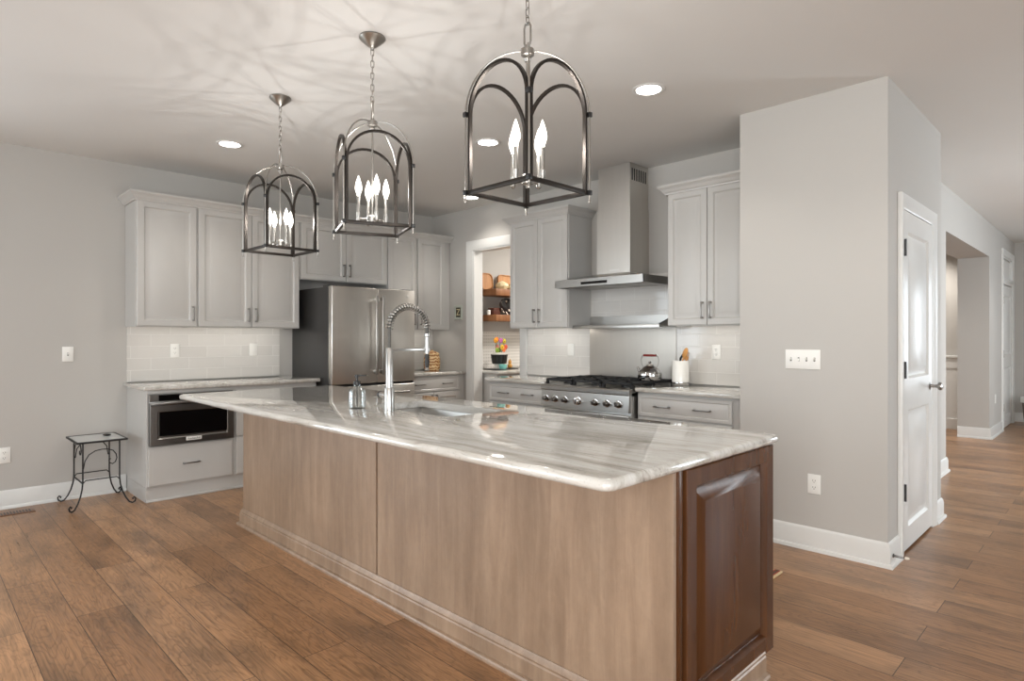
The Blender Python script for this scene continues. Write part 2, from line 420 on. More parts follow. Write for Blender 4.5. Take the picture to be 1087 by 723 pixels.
# range wall with the pantry doorway
DX0, DX1, DZ = -5.198, -4.45, 2.27
wall_boxes('wall_back', [(XL, DX0, YR, YR+.12, 0, H), (DX1, -1.68, YR, YR+.12, 0, H), (DX0, DX1, YR, YR+.12, DZ, H)], label='light grey painted wall behind the range and hood', cat='wall')
CX0, CX1, CY0, CY1 = -1.796, -.945, 3.9, 5.27
DY0, DY1, DH = 4.195, 4.95, 2.045
wall_boxes('wall_closet', [(CX0, CX1, CY0, CY0+.11, 0, H), (CX0, CX0+.11, CY0+.11, CY1, 0, H), (CX1-.12, CX1, CY0+.11, DY0, 0, H), (CX1-.12, CX1, DY1, CY1, 0, H), (CX1-.12, CX1, DY0, DY1, DH, H), (CX0+.11, CX1-.12, CY1-.11, CY1, 0, H)], label='light grey closet block with switches beside the kitchen', cat='wall')
HX = -1.235
OY0, OY1, OZ = 7.12, 9.74, 2.31
D2a, D2b, D2z = 10.86, 11.86, 2.44
wall_boxes('wall_hall', [(HX-.33, HX, CY1, OY0, 0, H), (HX-.33, HX, OY1, D2a, 0, H), (HX-.33, HX, OY0, OY1, OZ, H), (HX-.33, HX, D2a, D2b, D2z, H), (HX-.33, HX, D2b, YE, 0, H)], label='light grey hallway wall with wide cased opening', cat='wall')
wall_boxes('wall_end', [(-4.2, .4, YE, YE+.15, 0, H), (1.8, XR+.2, YE, YE+.15, 0, H), (.4, 1.8, YE, YE+.15, 0, .5), (.4, 1.8, YE, YE+.15, 2.3, H)], label='light grey wall closing the far end of the hallway', cat='wall')
wall_boxes('wall_right', [(XR, XR+.12, YF-.2, -2.0, 0, H), (XR, XR+.12, -2.0, .8, 0, .25), (XR, XR+.12, -2.0, .8, 2.35, H), (XR, XR+.12, .8, 6.5, 0, H), (XR, XR+.12, 8.1, YE, 0, H), (XR, XR+.12, 6.5, 8.1, 0, .3), (XR, XR+.12, 6.5, 8.1, 2.4, H)])
wall_boxes('wall_front', [(XL, -5.6, YF-.15, YF, 0, H), (-3.4, -.1, YF-.15, YF, 0, H), (2.5, XR, YF-.15, YF, 0, H), (-5.6, -3.4, YF-.15, YF, 0, .6), (-5.6, -3.4, YF-.15, YF, 2.3, H), (-.1, 2.5, YF-.15, YF, 0, .3), (-.1, 2.5, YF-.15, YF, 2.35, H)])
# pantry room behind the doorway
PX = -5.55
wall_boxes('wall_pantry', [(PX-.12, PX, YR+.12, 6.7, 0, H), (PX, -3.3, 6.7, 6.82, 0, H), (-3.42, -3.3, YR+.12, 6.7, 0, H)], label='off-white pantry wall seen through the cased doorway', cat='wall')
# room beyond the hall opening
wall_boxes('wall_foyer', [(-4.1, HX-.33, 10.5, 10.62, 0, H), (-4.2, -4.1, 6.5, 10.62, 0, H), (-4.1, HX-.33, 6.4, 6.52, 0, H)], label='pale wall beyond the hallway opening', cat='wall')
m = MB().box(-4.08, HX-.335, 10.478, 10.5, 0, 1.0)
m.box(-4.08, HX-.335, 10.45, 10.5, 1.0, 1.035, .006)
m.box(-4.08, HX-.335, 10.46, 10.5, 0, .15, .004)
for x in (-1.98, -1.60): m.box(x, x+.06, 10.468, 10.48, .15, 1.0)
m.box(-4.08, HX-.335, 10.468, 10.48, .86, 1.0)
struct(m.build('trim_6', M['trim'], smooth=0), 'white wainscot panelling beyond the hallway opening', 'wainscot')

# windows (behind the camera and in the hall)
def window(name, axis, a0, a1, z0, z1, c, d, nx, nz):
    root = bpy.data.objects.new(name, None); C.objects.link(root); struct(root)
    m = MB()
    def bx(u0, u1, w0, w1, t=.05, cc=c):
        if axis == 'x': m.box(u0, u1, cc-t/2, cc+t/2, w0, w1, .003)
        else: m.box(cc-t/2, cc+t/2, u0, u1, w0, w1, .003)
    bx(a0, a0+.06, z0, z1); bx(a1-.06, a1, z0, z1); bx(a0, a1, z0, z0+.06); bx(a0, a1, z1-.06, z1)
    for i in range(1, nx):
        u = a0+(a1-a0)*i/nx; bx(u-.02, u+.02, z0, z1, .04)
    for j in range(1, nz):
        w = z0+(z1-z0)*j/nz; bx(a0, a1, w-.012, w+.012, .03)
    m.build('frame', M['trim'], root)
    m = MB()
    if axis == 'x': m.box(a0+.05, a1-.05, c-.002, c+.002, z0+.05, z1-.05)
    else: m.box(c-.002, c+.002, a0+.05, a1-.05, z0+.05, z1-.05)
    m.build('pane', M['pane'], root)
window('window_1', 'y', wy0, wy1, wz0, wz1, -6.04, 1, 2, 1)
window('window_2', 'x', -5.6, -3.4, .6, 2.3, YF-.08, 1, 3, 2)
window('window_3', 'x', -.1, 2.5, .3, 2.35, YF-.08, 1, 3, 2)
window('window_4', 'y', 6.5, 8.1, .3, 2.4, XR+.06, 1, 2, 2)
window('added_window_6', 'y', -2.0, .8, .25, 2.35, XR+.06, 1, 3, 2)  # unseen window added as the source of the right-hand fill
window('window_5', 'x', .4, 1.8, .5, 2.3, YE+.08, 1, 2, 2)

# baseboards
BP = [(0,0), (.03,0), (.03,.012), (.026,.02), (.016,.024), (.016,.105), (.013,.113), (.013,.122), (.008,.132), (.004,.138), (0,.138)]
def base(name, paths, label=None):
    m = MB()
    for p in paths: m.sweep(p, BP, lambda a, b, w: (a, b, w))
    o = struct(m.build(name, M['trim'], smooth=30), label, 'baseboard' if label else None); return o
e = .0006
base('baseboard_left', [[(XL+e, 1.338), (XL+e, -.5), (XL+e, YF)]][:1] and [[(XL+e, 1.338), (XL+e, YF)]], 'white baseboard along the left wall behind the side table')
base('baseboard_closet', [[(CX0-e, 3.93), (CX0-e, CY0-e), (CX1+e, CY0-e), (CX1+e, DY0-.085)][::-1], [(CX1+e, DY1+.085), (CX1+e, CY1+e), (HX+.0, CY1+e)][::-1]], 'white baseboard around the closet block')
base('baseboard_hall', [[(HX+e, CY1+.03), (HX+e, OY0+e), (HX-.33, OY0+e)][::-1], [(HX-.33, OY1-e), (HX+e, OY1-e), (HX+e, D2a-.09)][::-1], [(HX+.0, YE-e), (.9, YE-e)][::-1]], 'white baseboard along the hallway wall')

# casings: profile (offset outward from opening, thickness off the wall)
CP = [(0, 0), (0, .010), (.006, .014), (.030, .015), (.040, .019), (.060, .021), (.074, .024), (.082, .024), (.085, .018), (.085, 0)]
def casing(path, to3, parent, name='casing'):
    return MB().sweep(path, CP, to3).build(name, M['trim'], parent, smooth=30)
# pantry doorway trim (range wall, faces -Y); path so that outward is on the left of travel
t1 = bpy.data.objects.new('trim_1', None); C.objects.link(t1); struct(t1, 'white casing around the pantry doorway', 'door casing')
CPW = [(o_*1.2, w_) for o_, w_ in CP]
MB().sweep([(DX0, 0), (DX0, DZ), (DX1, DZ), (DX1, 0)], CPW, lambda a, b, w: (a, YR-e-w, b)).build('casing', M['trim'], t1, 30)
MB().box(DX0-.001, DX0+.016, YR-.004, YR+.124, 0, DZ).box(DX1-.016, DX1+.001, YR-.004, YR+.124, 0, DZ).box(DX0, DX1, YR-.004, YR+.124, DZ-.016, DZ+.001).build('jamb', M['trim'], t1, 0)

# closet door (faces +X)
def panel_door(root, W_, Hh, panels, swap, mat, knob=True):
    """door leaf in local coordinates: x width, front faces -y"""
    m = MB().box(0, W_, 0.013, .035, 0, Hh)
    st = .105
    zs = [0]+[z for p in panels for z in p]+[Hh]
    m.box(0, st, -.004, .014, 0, Hh); m.box(W_-st, W_, -.004, .014, 0, Hh)
    for k in range(0, len(zs), 2): m.box(st, W_-st, -.004, .014, zs[k], zs[k+1])
    for z0, z1 in panels:
        m.panel(st, W_-st, z0, z1, -.004, .03, [(0, 0), (.014, .016), (.024, .016), (.064, .001)])
    leaf = m.build('door_leaf', mat, root, 25)
    return leaf
d1 = thing('door_1', 'white two-panel closet door with dark hinges and lever knob', 'door', (CX1+.006, DY0+.003, .015), PI/2, kind='structure')
panel_door(d1, DY1-DY0-.006, DH-.02, [(.13, .83), (1.02, DH-.02-.12)], False, M['trim'])
for hz_ in (.35, 1.075, 1.80):
    MB().box(-.002, .030, -.010, .0, hz_-.045, hz_+.045, .002).cyl((.004, -.012, hz_-.050), (.004, -.012, hz_+.050), .007, 10).build('hinge', M['black'], d1)
k = MB().lathe([(.001, -.004), (.030, -.004), (.030, .004), (.012, .008), (.010, .035), (.013, .045), (.024, .050), (.027, .060), (.024, .070), (.012, .076), (.001, .077)], (DY1-DY0-.07, 0, .945), 20, 'y').build('door_knob', M['pull'], d1)
t2 = bpy.data.objects.new('trim_2', None); C.objects.link(t2); struct(t2, 'white casing around the closet door', 'door casing')
MB().sweep([(DY0, 0), (DY0, DH), (DY1, DH), (DY1, 0)], CP, lambda a, b, w: (CX1+e+w, a, b)).build('casing', M['trim'], t2, 30)
# hall door unit with transom
d2 = thing('door_2', 'white hinged door below a transom at the far hallway end', 'door', (HX-.004, D2a+.03, .01), PI/2, kind='structure')
panel_door(d2, D2b-D2a-.06, 2.02, [(.15, .85), (1.03, 1.88)], False, M['trim'])
for hz_ in (.3, 1.05, 1.80):
    MB().box(-.012, .03, -.022, -.004, hz_-.05, hz_+.05, .002).build('hinge', M['pull'], d2)
MB().box(-.03, D2b-D2a-.03, -.012, .03, 2.035, 2.10, .006).box(-.03, D2b-D2a-.03, -.026, .03, 2.085, 2.12, .006).build('transom_bar', M['trim'], d2)
MB().box(-.02, D2b-D2a-.04, .02, .04, 2.10, 2.40).build('transom_panel', M['trim'], d2)
t3 = bpy.data.objects.new('trim_3', None); C.objects.link(t3); struct(t3, 'white casing around the far hallway door', 'door casing')
MB().sweep([(D2a, 0), (D2a, D2z), (D2b, D2z), (D2b, 0)], CP, lambda a, b, w: (HX+e+w, a, b)).build('casing', M['trim'], t3, 30)
MB().box(HX-.30, HX, D2a-.001, D2a+.02, 0, D2z).box(HX-.30, HX, D2b-.02, D2b+.001, 0, D2z).box(HX-.30, HX, D2a, D2b, D2z-.02, D2z+.001).build('jamb', M['trim'], t3, 0)

# tiled backsplashes
def slab(name, label, b, mat):
    return struct(MB().box(*b).build(name, M[mat], smooth=0), label, 'backsplash')
slab('trim_tile_left', 'pale grey subway tile backsplash between left counter and wall cabinets', (XL+.0005, XL+.009, 1.345, 2.66, .91, 1.375), 'tile_y')
slab('trim_tile_corner', 'pale subway tile backsplash behind the woven jar', (XL+.0005, XL+.009, 3.72, YR-.001, .91, 1.375), 'tile_y')
m = MB().box(-4.345, -1.80, YR-.009, YR-.0005, .91, 1.375); m.box(-3.535, -2.525, YR-.009, YR-.0005, 1.375, 1.83)
struct(m.build('trim_tile_range', M['tile_x'], smooth=0), 'pale grey subway tile backsplash on the range wall', 'backsplash')
slab('trim_tile_pantry', 'small dotted mosaic backsplash inside the pantry', (PX+.0005, PX+.009, YR+.125, 6.69, .91, 1.36), 'mosaic')

# ------------------------------------------------------------------ cabinets
DOOR = [(0, .004), (.004, 0), (.050, 0), (.054, .005), (.060, .013), (.069, .013), (.100, .002), (.104, .001)]
DOORR = [(0, .004), (.004, 0), (.045, 0), (.049, .005), (.055, .013), (.063, .013), (.092, .002), (.096, .001)]
SLABD = [(0, .003), (.003, .001), (.012, 0)]
def pull(parent, x, z, y, vertical, L=.128):
    m = MB(); h = L/2
    if vertical:
        m.box(x-.005, x+.005, y-.034, y-.024, z-h, z+h, .002)
        for s_ in (-1, 1): m.box(x-.006, x+.006, y-.032, y, z+s_*(h-.008)-.007, z+s_*(h-.008)+.007, .002)
    else:
        m.box(x-h, x+h, y-.034, y-.024, z-.005, z+.005, .002)
        for s_ in (-1, 1): m.box(x+s_*(h-.008)-.007, x+s_*(h-.008)+.007, y-.032, y, z-.006, z+.006, .002)
    return m.build('handle', M['pull'], parent)
def wall_cab(label, loc, rotz, width, height, depth, doors, group, under=None, light=None):
    """doors: (x0,x1,handle side or None); local front at y=0, door stands proud"""
    r = thing('wall_cabinet', label, 'cabinet', loc, rotz, group)
    MB().box(0, width, 0, depth, .035, height, .0015, 1).box(0, width, 0, .018, 0, .036).box(0, .018, .018, depth, 0, .036).box(width-.018, width, .018, depth, 0, .036).build('carcass', M['cab'], r)
    for x0, x1, hs in doors:
        d = MB().panel(x0, x1, .006, height-.006, -.021, .0205, DOORR if x1-x0 < .38 else DOOR).build('door', M['cab'], r, 25)
        if hs is not None: pull(d, (x1-.03) if hs > 0 else (x0+.03), .115, -.021, True)
    if under: MB().box(.018, width-.018, .018, depth-.002, .030, .0345).build('underside', M['inner'], r)
    if light: MB().box(light[0], light[1], .06, .085, .022, .0345).build('light_strip', M['strip'], r)
    return r
def drawer(parent, x0, x1, z0, z1, pulls, raised=True, y=0):
    d = MB().panel(x0, x1, z0, z1, y-.021, .0205, [(0, .003), (.003, 0), (.022, 0), (.028, .004), (.036, .001)] if raised else SLABD).build('drawer', M['cab'], parent, 25)
    for px in pulls: pull(d, px, (z0+z1)/2, y-.021, False)
    return d
UB, UT = 1.372, 2.40
XU = -5.62           # carcass front of the wall cabinets on the left wall
G1 = 'wall cabinets along the left wall'
wall_cab('single-door white wall cabinet at the end of the left wall', (XU, 1.335, UB), PI/2, .460, UT-UB, .322, [(.006, .452, 1)], G1, light=(.05, .42))
wall_cab('double-door white wall cabinet just left of the refrigerator', (XU, 1.796, UB), PI/2, .915, UT-UB, .322, [(.006, .455, 1), (.460, .908, -1)], G1, light=(.05, .86))
wall_cab('short double-door white cabinet above the refrigerator', (XU, 2.712, 1.845), PI/2, .985, UT-1.845, .322, [(.012, .490, 1), (.495, .978, -1)], G1, under=True)
wall_cab('narrow double-door white wall cabinet just right of the refrigerator', (XU, 3.698, UB), PI/2, .862, UT-UB, .322, [(.006, .372, 1), (.400, .780, -1)], G1, light=(.1, .76))
YU = 4.235
G2 = 'wall cabinets on the range wall'
wall_cab('white double-door wall cabinet left of the range hood', (-4.265, YU, UB), 0, .735, UT-UB, YR-YU-.001, [(.006, .365, 1), (.370, .729, -1)], G2, light=(.05, .68))
wall_cab('white double-door wall cabinet right of the range hood', (-2.525, YU, UB), 0, .72, UT-UB, YR-YU-.001, [(.006, .330, 1), (.335, .660, -1)], G2, light=(.05, .66))
# crown mouldings
KP = [(0, 0), (.012, 0), (.014, .010), (.024, .018), (.036, .038), (.052, .050), (.056, .054), (.056, .070), (0, .070)]
def crown(name, path, label):
    m = MB().sweep(path, KP, lambda a, b, w: (a, b, UT-.012+w)); o = struct(m.build(name, M['cab'], smooth=20), label, 'moulding')
crown('trim_4', [(XL+.001, 1.335-e), (XU+.021+e, 1.335-e), (XU+.021+e, YR-.001)][::-1], 'white crown moulding atop the left wall cabinets')
crown('trim_5', [(-4.265-e, YR-.001), (-4.265-e, YU-.021-e), (-3.530+e, YU-.021-e), (-3.530+e, YR-.001)][::-1], 'white crown moulding atop the cabinet left of the hood')
crown('trim_7', [(-2.525-e, YR-.001), (-2.525-e, YU-.021-e), (CX0-.001, YU-.021-e)][::-1], 'white crown moulding atop the cabinet right of the hood')

# base cabinets, left wall
XB = -5.357
def base_cab(label, loc, rotz, width, depth, group, toe=.115, flush=True):
    r = thing('base_cabinet', label, 'cabinet', loc, rotz, group)
    m = MB().box(0, width, 0, depth, toe, .872, .0015, 1)
    m.build('carcass', M['cab'], r)
    MB().box(0, width, .012 if flush else .07, depth, 0, toe).box(0, width, .0 if flush else .058, .03 if flush else .07, 0, .018, .004).build('toe_board', M['cab'], r)
    return r
G3 = 'base cabinets along the left wall'
b1 = base_cab('white base cabinet holding the built-in microwave drawer', (XB, 1.345, 0), PI/2, .66, .586, G3)
drawer(b1, .012, .640, .128, .432, [.315], False)
MB().box(.0, .66, -.012, 0, .845, .872, .002).build('top_rail', M['cab'], b1)
b2 = base_cab('white base cabinet between microwave and refrigerator, mostly behind the island', (XB, 2.006, 0), PI/2, .745, .586, G3)
drawer(b2, .01, .735, .45, .84, [.2, .54], False); drawer(b2, .01, .735, .128, .44, [.2, .54], False)
b3 = base_cab('white base cabinet under the woven jar, right of the refrigerator', (XB, 3.725, 0), PI/2, YR-3.727, .586, G3)
drawer(b3, .02, .755, .700, .858, [.20, .57], True); 
for x0, x1, hs in ((.02, .385, 1), (.390, .755, -1)):
    d = MB().panel(x0, x1, .128, .685, -.021, .0205, DOOR).build('door', M['cab'], b3, 25); pull(d, (x1-.03) if hs > 0 else (x0+.03), .60, -.021, True)
# base cabinets, range wall
YB = 3.975
G4 = 'base cabinets on the range wall'
b4 = base_cab('white base cabinet left of the range, beside the pantry doorway', (-4.29, YB, 0), 0, .74, YR-YB-.001, G4)
b5 = base_cab('white base cabinet right of the range, under the utensil crock', (-2.632, YB, 0), 0, .834, YR-YB-.001, G4)
for b_, w_ in ((b4, .73), (b5, .755)):
    drawer(b_, .012, w_, .695, .855, [w_*.30, w_*.72], True)
    for x0, x1, hs in ((.012, w_/2+.003, 1), (w_/2+.008, w_, -1)):
        d = MB().panel(x0, x1, .128, .682, -.021, .0205, DOOR).build('door', M['cab'], b_, 25); pull(d, (x1-.03) if hs > 0 else (x0+.03), .60, -.021, True)

# worktops
def slab_top(label, x0, x1, y0, y1, z0=.873, z1=.907, name='worktop', group='granite worktops against the walls'):
    return tag(MB().box(x0, x1, y0, y1, z0, z1, .009, 3).build(name, M['granite']), label, 'worktop', group)
slab_top('streaked granite worktop over the microwave drawer', XL+.0005, XB+.045, 1.315, 2.775)
slab_top('streaked granite worktop under the woven jar', XL+.0005, XB+.045, 3.725, YR-.0005)
slab_top('streaked granite worktop left of the range', -4.315, -3.548, YB-.045, YR-.0005)
slab_top('streaked granite worktop under the utensil crock right of the range', -2.634, CX0-.0005, YB-.045, YR-.0005)

# built-in microwave drawer (front faces +X)
mw = thing('microwave_drawer', 'stainless microwave drawer with black window built into white cabinet', 'microwave', (XB+.002, 1.345, .44), PI/2)
MB().box(.012, .640, -.03, -.003, 0, .40, .002).build('body', M['dsteel'], mw)
# slanted lower front
MB().panel(.012, .640, .002, .318, -.052, .03, [(0, .004), (.004, 0), (.050, 0), (.054, .004), (.060, .008)]).build('drawer_front', M['dsteel'], mw, 25)
MB().box(.078, .585, -.0475, -.040, .075, .282).build('window', M['bglass'], mw)
MB().box(.010, .642, -.058, -.03, .322, .338, .003).build('lip', M['dsteel'], mw)
MB().box(.016, .636, -.036, -.029, .345, .398).build('control_strip', M['dsteel'], mw)
MB().box(.075, .50, -.039, -.033, .350, .395).build('display', M['bglass'], mw)
bd = MB().box(.268, .384, -.0555, -.05, .022, .052, .002).build('badge', M['badge'], mw)
text_mesh('lettering', 'KitchenAid', .021, M['darktext'], bd, (.326, -.0558, .037), (PI/2, 0, 0))

# ------------------------------------------------------------------ refrigerator
fr = thing('refrigerator', 'stainless French-door refrigerator with bar handles and dark side', 'refrigerator', (-5.135, 2.79, 0), PI/2)
FW = .925
MB().box(0, FW, .072, .80, .03, 1.755, .004).build('body', M['fridge_side'], fr)
MB().box(.01, FW-.01, .085, .7, 0, .04).build('plinth', M['black'], fr)
fc = FW/2+.02
for x0, x1, hs in ((0, fc-.002, 1), (fc+.002, FW, -1)):
    d = MB().box(x0, x1, 0, .068, .850, 1.762, .008, 3).build('door', M['steel_v'], fr)
    hx = fc-.035 if hs > 0 else fc+.035
    h_ = MB().box(hx-.012, hx+.012, -.062, -.040, .925, 1.690, .006, 3)
    for z in (.955, 1.66): h_.box(hx-.010, hx+.010, -.045, .002, z-.018, z+.018, .004)
    h_.build('handle', M['steel'], d)
d = MB().box(0, FW, 0, .068, .12, .825, .008, 3).build('freezer_drawer', M['steel_v'], fr)
MB().box(.10, FW-.10, -.062, -.040, .735, .758, .006, 3).box(.13, .16, -.045, .002, .736, .757).box(FW-.16, FW-.13, -.045, .002, .736, .757).build('handle', M['steel'], d)
MB().box(.004, FW-.004, .02, .075, .815, .860).build('door_seal', M['black'], fr)
for x0 in (0, FW-.10): MB().box(x0, x0+.10, .075, .17, 1.754, 1.775, .004).build('hinge_cover', M['fridge_side'], fr)
MB().lathe([(.001, 0), (.014, 0), (.016, .002), (.013, .0035), (.001, .0035)], (FW-.09, .0, 1.70), 24, 'y').build('badge', M['badge'], fr)

# ------------------------------------------------------------------ range
rg = thing('gas_range', 'stainless gas range with black grates and seven control knobs', 'range', (-3.090, 3.875, 0), 0)
RW = .448
m = MB().box(-RW, RW, .03, .68, .10, .865, .003).build('body', M['steel'], rg)
MB().box(-RW+.02, RW-.02, .08, .66, 0, .10).build('plinth', M['black'], rg)
# bullnose front and cooktop
m = MB()
prof = [(.68, .862), (.68, .892), (.02, .892), (.004, .888), (-.004, .878), (-.004, .850), (.004, .842), (.03, .838)]
m.loft([[(x, y, z) for y, z in prof] for x in (-RW, RW)])
m.build('cooktop', M['steel'], rg, 30)
m = MB(); prof = [(.03, .842), (.006, .842), (-.006, .715), (.03, .715)]
m.loft([[(x, y, z) for y, z in prof] for x in (-RW+.004, RW-.004)]); m.build('control_panel', M['steel'], rg, 30)
for i, u in enumerate((-.385, -.285, -.180, -.045, .130, .245, .352)):
    big = i == 3; R_ = .030 if not big else .036
    k = MB().lathe([(.001, 0), (R_, 0), (R_, .008), (R_-.006, .010), (.001, .010)], (u, .0, .775), 28, 'y').build('knob_ring' if not big else 'dial_ring', M['chrome'], rg)
    MB().lathe([(.001, .008), (R_-.008, .008), (R_-.010, .036), (R_-.014, .040), (.001, .040)], (u, .0, .775), 24, 'y').box(u-.004, u+.004, -.046, -.036, .775-R_+.012, .775+R_-.012, .001).build('knob', M['chrome'] if big else M['dsteel'], k)
MB().box(-.30, -.296, -.005, .01, .77, .78).build('indicator', M['red'], rg) if False else None
dr = MB().box(-RW+.004, RW-.004, .0, .03, .17, .690, .006, 2).build('oven_door', M['steel'], rg)
MB().box(-.28, .28, -.003, .004, .30, .56, .01).build('window', M['bglass'], dr)
hb = MB().cyl((-RW+.01, -.052, .665), (RW-.01, -.052, .665), .013, 16)
for s_ in (-1, 1): hb.box(s_*(RW-.03)-.012, s_*(RW-.03)+.012, -.055, .004, .652, .678, .004)
hb.build('handle', M['chrome'], dr)
# grates and burners
for gx in (-.296, 0, .296):
    m = MB(); w_ = .143; y0, y1 = .055, .655; z0, z1 = .918, .938
    for x in (gx-w_, gx+w_-.016): m.box(x, x+.016, y0, y1, z0, z1, .003)
    for y in (y0, (y0+y1)/2-.008, y1-.016): m.box(gx-w_, gx+w_, y, y+.016, z0, z1, .003)
    for cy in (.205, .505):
        for a in range(4):
            dx, dy = ((1,0),(0,1),(-1,0),(0,-1))[a]
            ax, ay = gx+dx*.03, cy+dy*.03; bx_, by_ = gx+dx*(w_-.005), cy+dy*.145
            m.box(min(ax, bx_)-.006, max(ax, bx_)+.006, min(ay, by_)-.006, max(ay, by_)+.006, z0+.002, z1+.004, .002)
    for x in (gx-w_, gx+w_-.02):
        for y in (y0, y1-.02, (y0+y1)/2-.01): m.box(x, x+.02, y, y+.02, .892, z0+.002)
    m.build('grate', M['cast'], rg)
    for cy in (.205, .505):
        MB().lathe([(.001, 0), (.055, 0), (.055, .008), (.042, .012), (.042, .018), (.036, .022), (.001, .023)], (gx, cy, .892), 24).build('burner', M['black'], rg)

# steel splash plate with warming shelf
sp = thing('warming_shelf', 'stainless splash plate with folded warming shelf above the range', 'shelf', (-3.090, YR-.010, .90), 0)
MB().box(-.450, .450, -.006, -.0005, .008, .478).build('back_plate', M['splash'], sp)
m = MB()
m.box(-.450, .450, -.262, -.006, .474, .480); m.box(-.450, .450, -.264, -.258, .462, .492, .001)
m.loft([[(x, -.2605, .470), (x, -.2605, .490), (x, -.0062, .575), (x, -.0062, .470)] for x in (-.4495, -.4435)])
m.loft([[(x, -.2605, .470), (x, -.2605, .490), (x, -.0062, .575), (x, -.0062, .470)] for x in (.4435, .4495)])
m.box(-.450, .450, -.010, -.0005, .47, .578)
m.build('shelf', M['steel'], sp)
for x in (-.4515, .4415):
    m = MB(); m.loft([[(x+dx, -.264, .490), (x+dx, -.264, .496), (x+dx, -.006, .581), (x+dx, -.006, .575)] for dx in (0, .010)])
    m.build('edge_trim', M['black'], sp)

# range hood
hd = thing('range_hood', 'stainless chimney range hood mounted above the gas range', 'range hood', (-3.088, YR-.001, 1.70), 0)
hw = .450; yf_ = -.505
MB().box(-hw, hw, yf_, yf_+.006, .015, .078).box(-hw, -hw+.006, yf_, 0, .015, .078).box(hw-.006, hw, yf_, 0, .015, .078).box(-hw, hw, -.006, 0, .015, .078).build('canopy_band', M['steel'], hd)
cx0, cx1, cy0 = -.162, .178, -.285
m = MB(); m.loft([[(-hw, yf_, .078), (hw, yf_, .078), (hw, 0, .078), (-hw, 0, .078)], [(cx0-.01, cy0-.01, .128), (cx1+.01, cy0-.01, .128), (cx1+.01, 0, .128), (cx0-.01, 0, .128)]], False, False); m.build('canopy_top', M['steel'], hd, 0)
MB().box(-hw+.006, hw-.006, yf_+.006, -.006, .030, .036).build('underside', M['pull'], hd)
for x in (-.29, 0, .29): MB().box(x-.135, x+.135, -.42, -.06, .022, .031, .003).build('filter', M['nickel'], hd)
for x in (-.34, .34): MB().lathe([(.001, .026), (.03, .026), (.03, .031), (.001, .031)], (x, -.455, 0), 20).build('lamp_lens', M['plastic'], hd)
MB().box(-.165, .105, yf_-.002, yf_+.002, .030, .052).build('display', M['bglass'], hd)
MB().box(cx0, cx1, cy0, 0, .128, .67).build('chimney_lower', M['steel_v'], hd, 0)
up = MB().box(cx0+.008, cx1-.008, cy0+.008, 0, .67, H-1.70-.001).build('chimney_upper', M['steel_v'], hd, 0)
m = MB()
for k in range(7): m.box(cx1-.0085, cx1-.006, cy0+.035+k*.033, cy0+.035+k*.033+.016, .90, 1.00)
m.build('vent_slots', M['black'], up)
MB().box(-.03, .07, cy0-.001, cy0+.002, .15, .162).build('badge', M['badge'], hd)

# ------------------------------------------------------------------ island
IX0, IX1, IY0, IY1 = -4.285, -.985, 1.665, 2.385
isl = thing('kitchen_island', 'long brown stained-wood kitchen island with panelled end', 'kitchen island', ((IX0+IX1)/2, (IY0+IY1)/2, 0), 0)
ox, oy = (IX0+IX1)/2, (IY0+IY1)/2
def ib(m, x0, x1, y0, y1, z0, z1, *a): return m.box(x0-ox, x1-ox, y0-oy, y1-oy, z0, z1, *a)
m = MB(); t_ = .018
ib(m, IX0+.01, IX1-.012, IY0+.02, IY0+.04, .02, .872); ib(m, IX0+.01, IX1-.012, IY1-.03, IY1-.01, .10, .872)
ib(m, IX0+.01, IX0+.03, IY0+.04, IY1-.03, .02, .872); ib(m, IX1-.032, IX1-.012, IY0+.04, IY1-.03, .02, .872); ib(m, IX0+.03, IX1-.032, IY0+.04, IY1-.03, .08, .10)
ib(m, IX0+.03, IX1-.032, IY1-.09, IY1-.075, 0, .10)
m.build('carcass', M['shaded_wood'], isl)
for x0, x1 in ((IX0, -2.627), (-2.612, IX1+.008)):
    m = MB(); ib(m, x0, x1, IY0, IY0+.02, .10, .873, .0015, 1); m.build('back_panel', M['veneer'], isl)
m = MB(); ib(m, IX1-.012, IX1+.012, IY0+.022, IY0+.052, .09, .872, .002); m.build('corner_post', M['shaded_wood'], isl)
# raised end panel facing +X : built in local x/y then rotated
m = MB()
y0, y1, z0, z1 = IY0+.068, IY1+.005, .082, .868
def R(i, d): return [(IX1+.018-d-ox, y0+i-oy, z0+i), (IX1+.018-d-ox, y1-i-oy, z0+i), (IX1+.018-d-ox, y1-i-oy, z1-i), (IX1+.018-d-ox, y0+i-oy, z1-i)]
m.loft([R(0, .036), R(0, .003), R(.003, 0), (R(.058, 0)), R(.062, .005), R(.068, .022), R(.074, .022), R(.116, .002), R(.120, .001)])
m.build('end_panel', M['shaded_wood'], isl, 20)
# range-side fronts
m = MB(); 
for k in range(5):
    x0 = IX0+.02+k*.645; ib(m, x0, x0+.635, IY1-.01, IY1+.008, .11, .86, .003)
m.build('range_side_fronts', M['shaded_wood'], isl)
SP = [(0, 0), (.034, 0), (.034, .010), (.030, .018), (.018, .022), (.018, .078), (.014, .084), (.016, .092), (.010, .100), (.004, .112), (0, .112)]
m = MB().sweep([(IX0-ox, IY1-.085-oy), (IX0-ox, IY0-oy), (IX1+.006-ox, IY0-oy), (IX1+.006-ox, IY1-.075-oy)][::-1], SP, lambda a, b, w: (a, b, w)); m.build('base_moulding', M['veneer'], isl, 25)

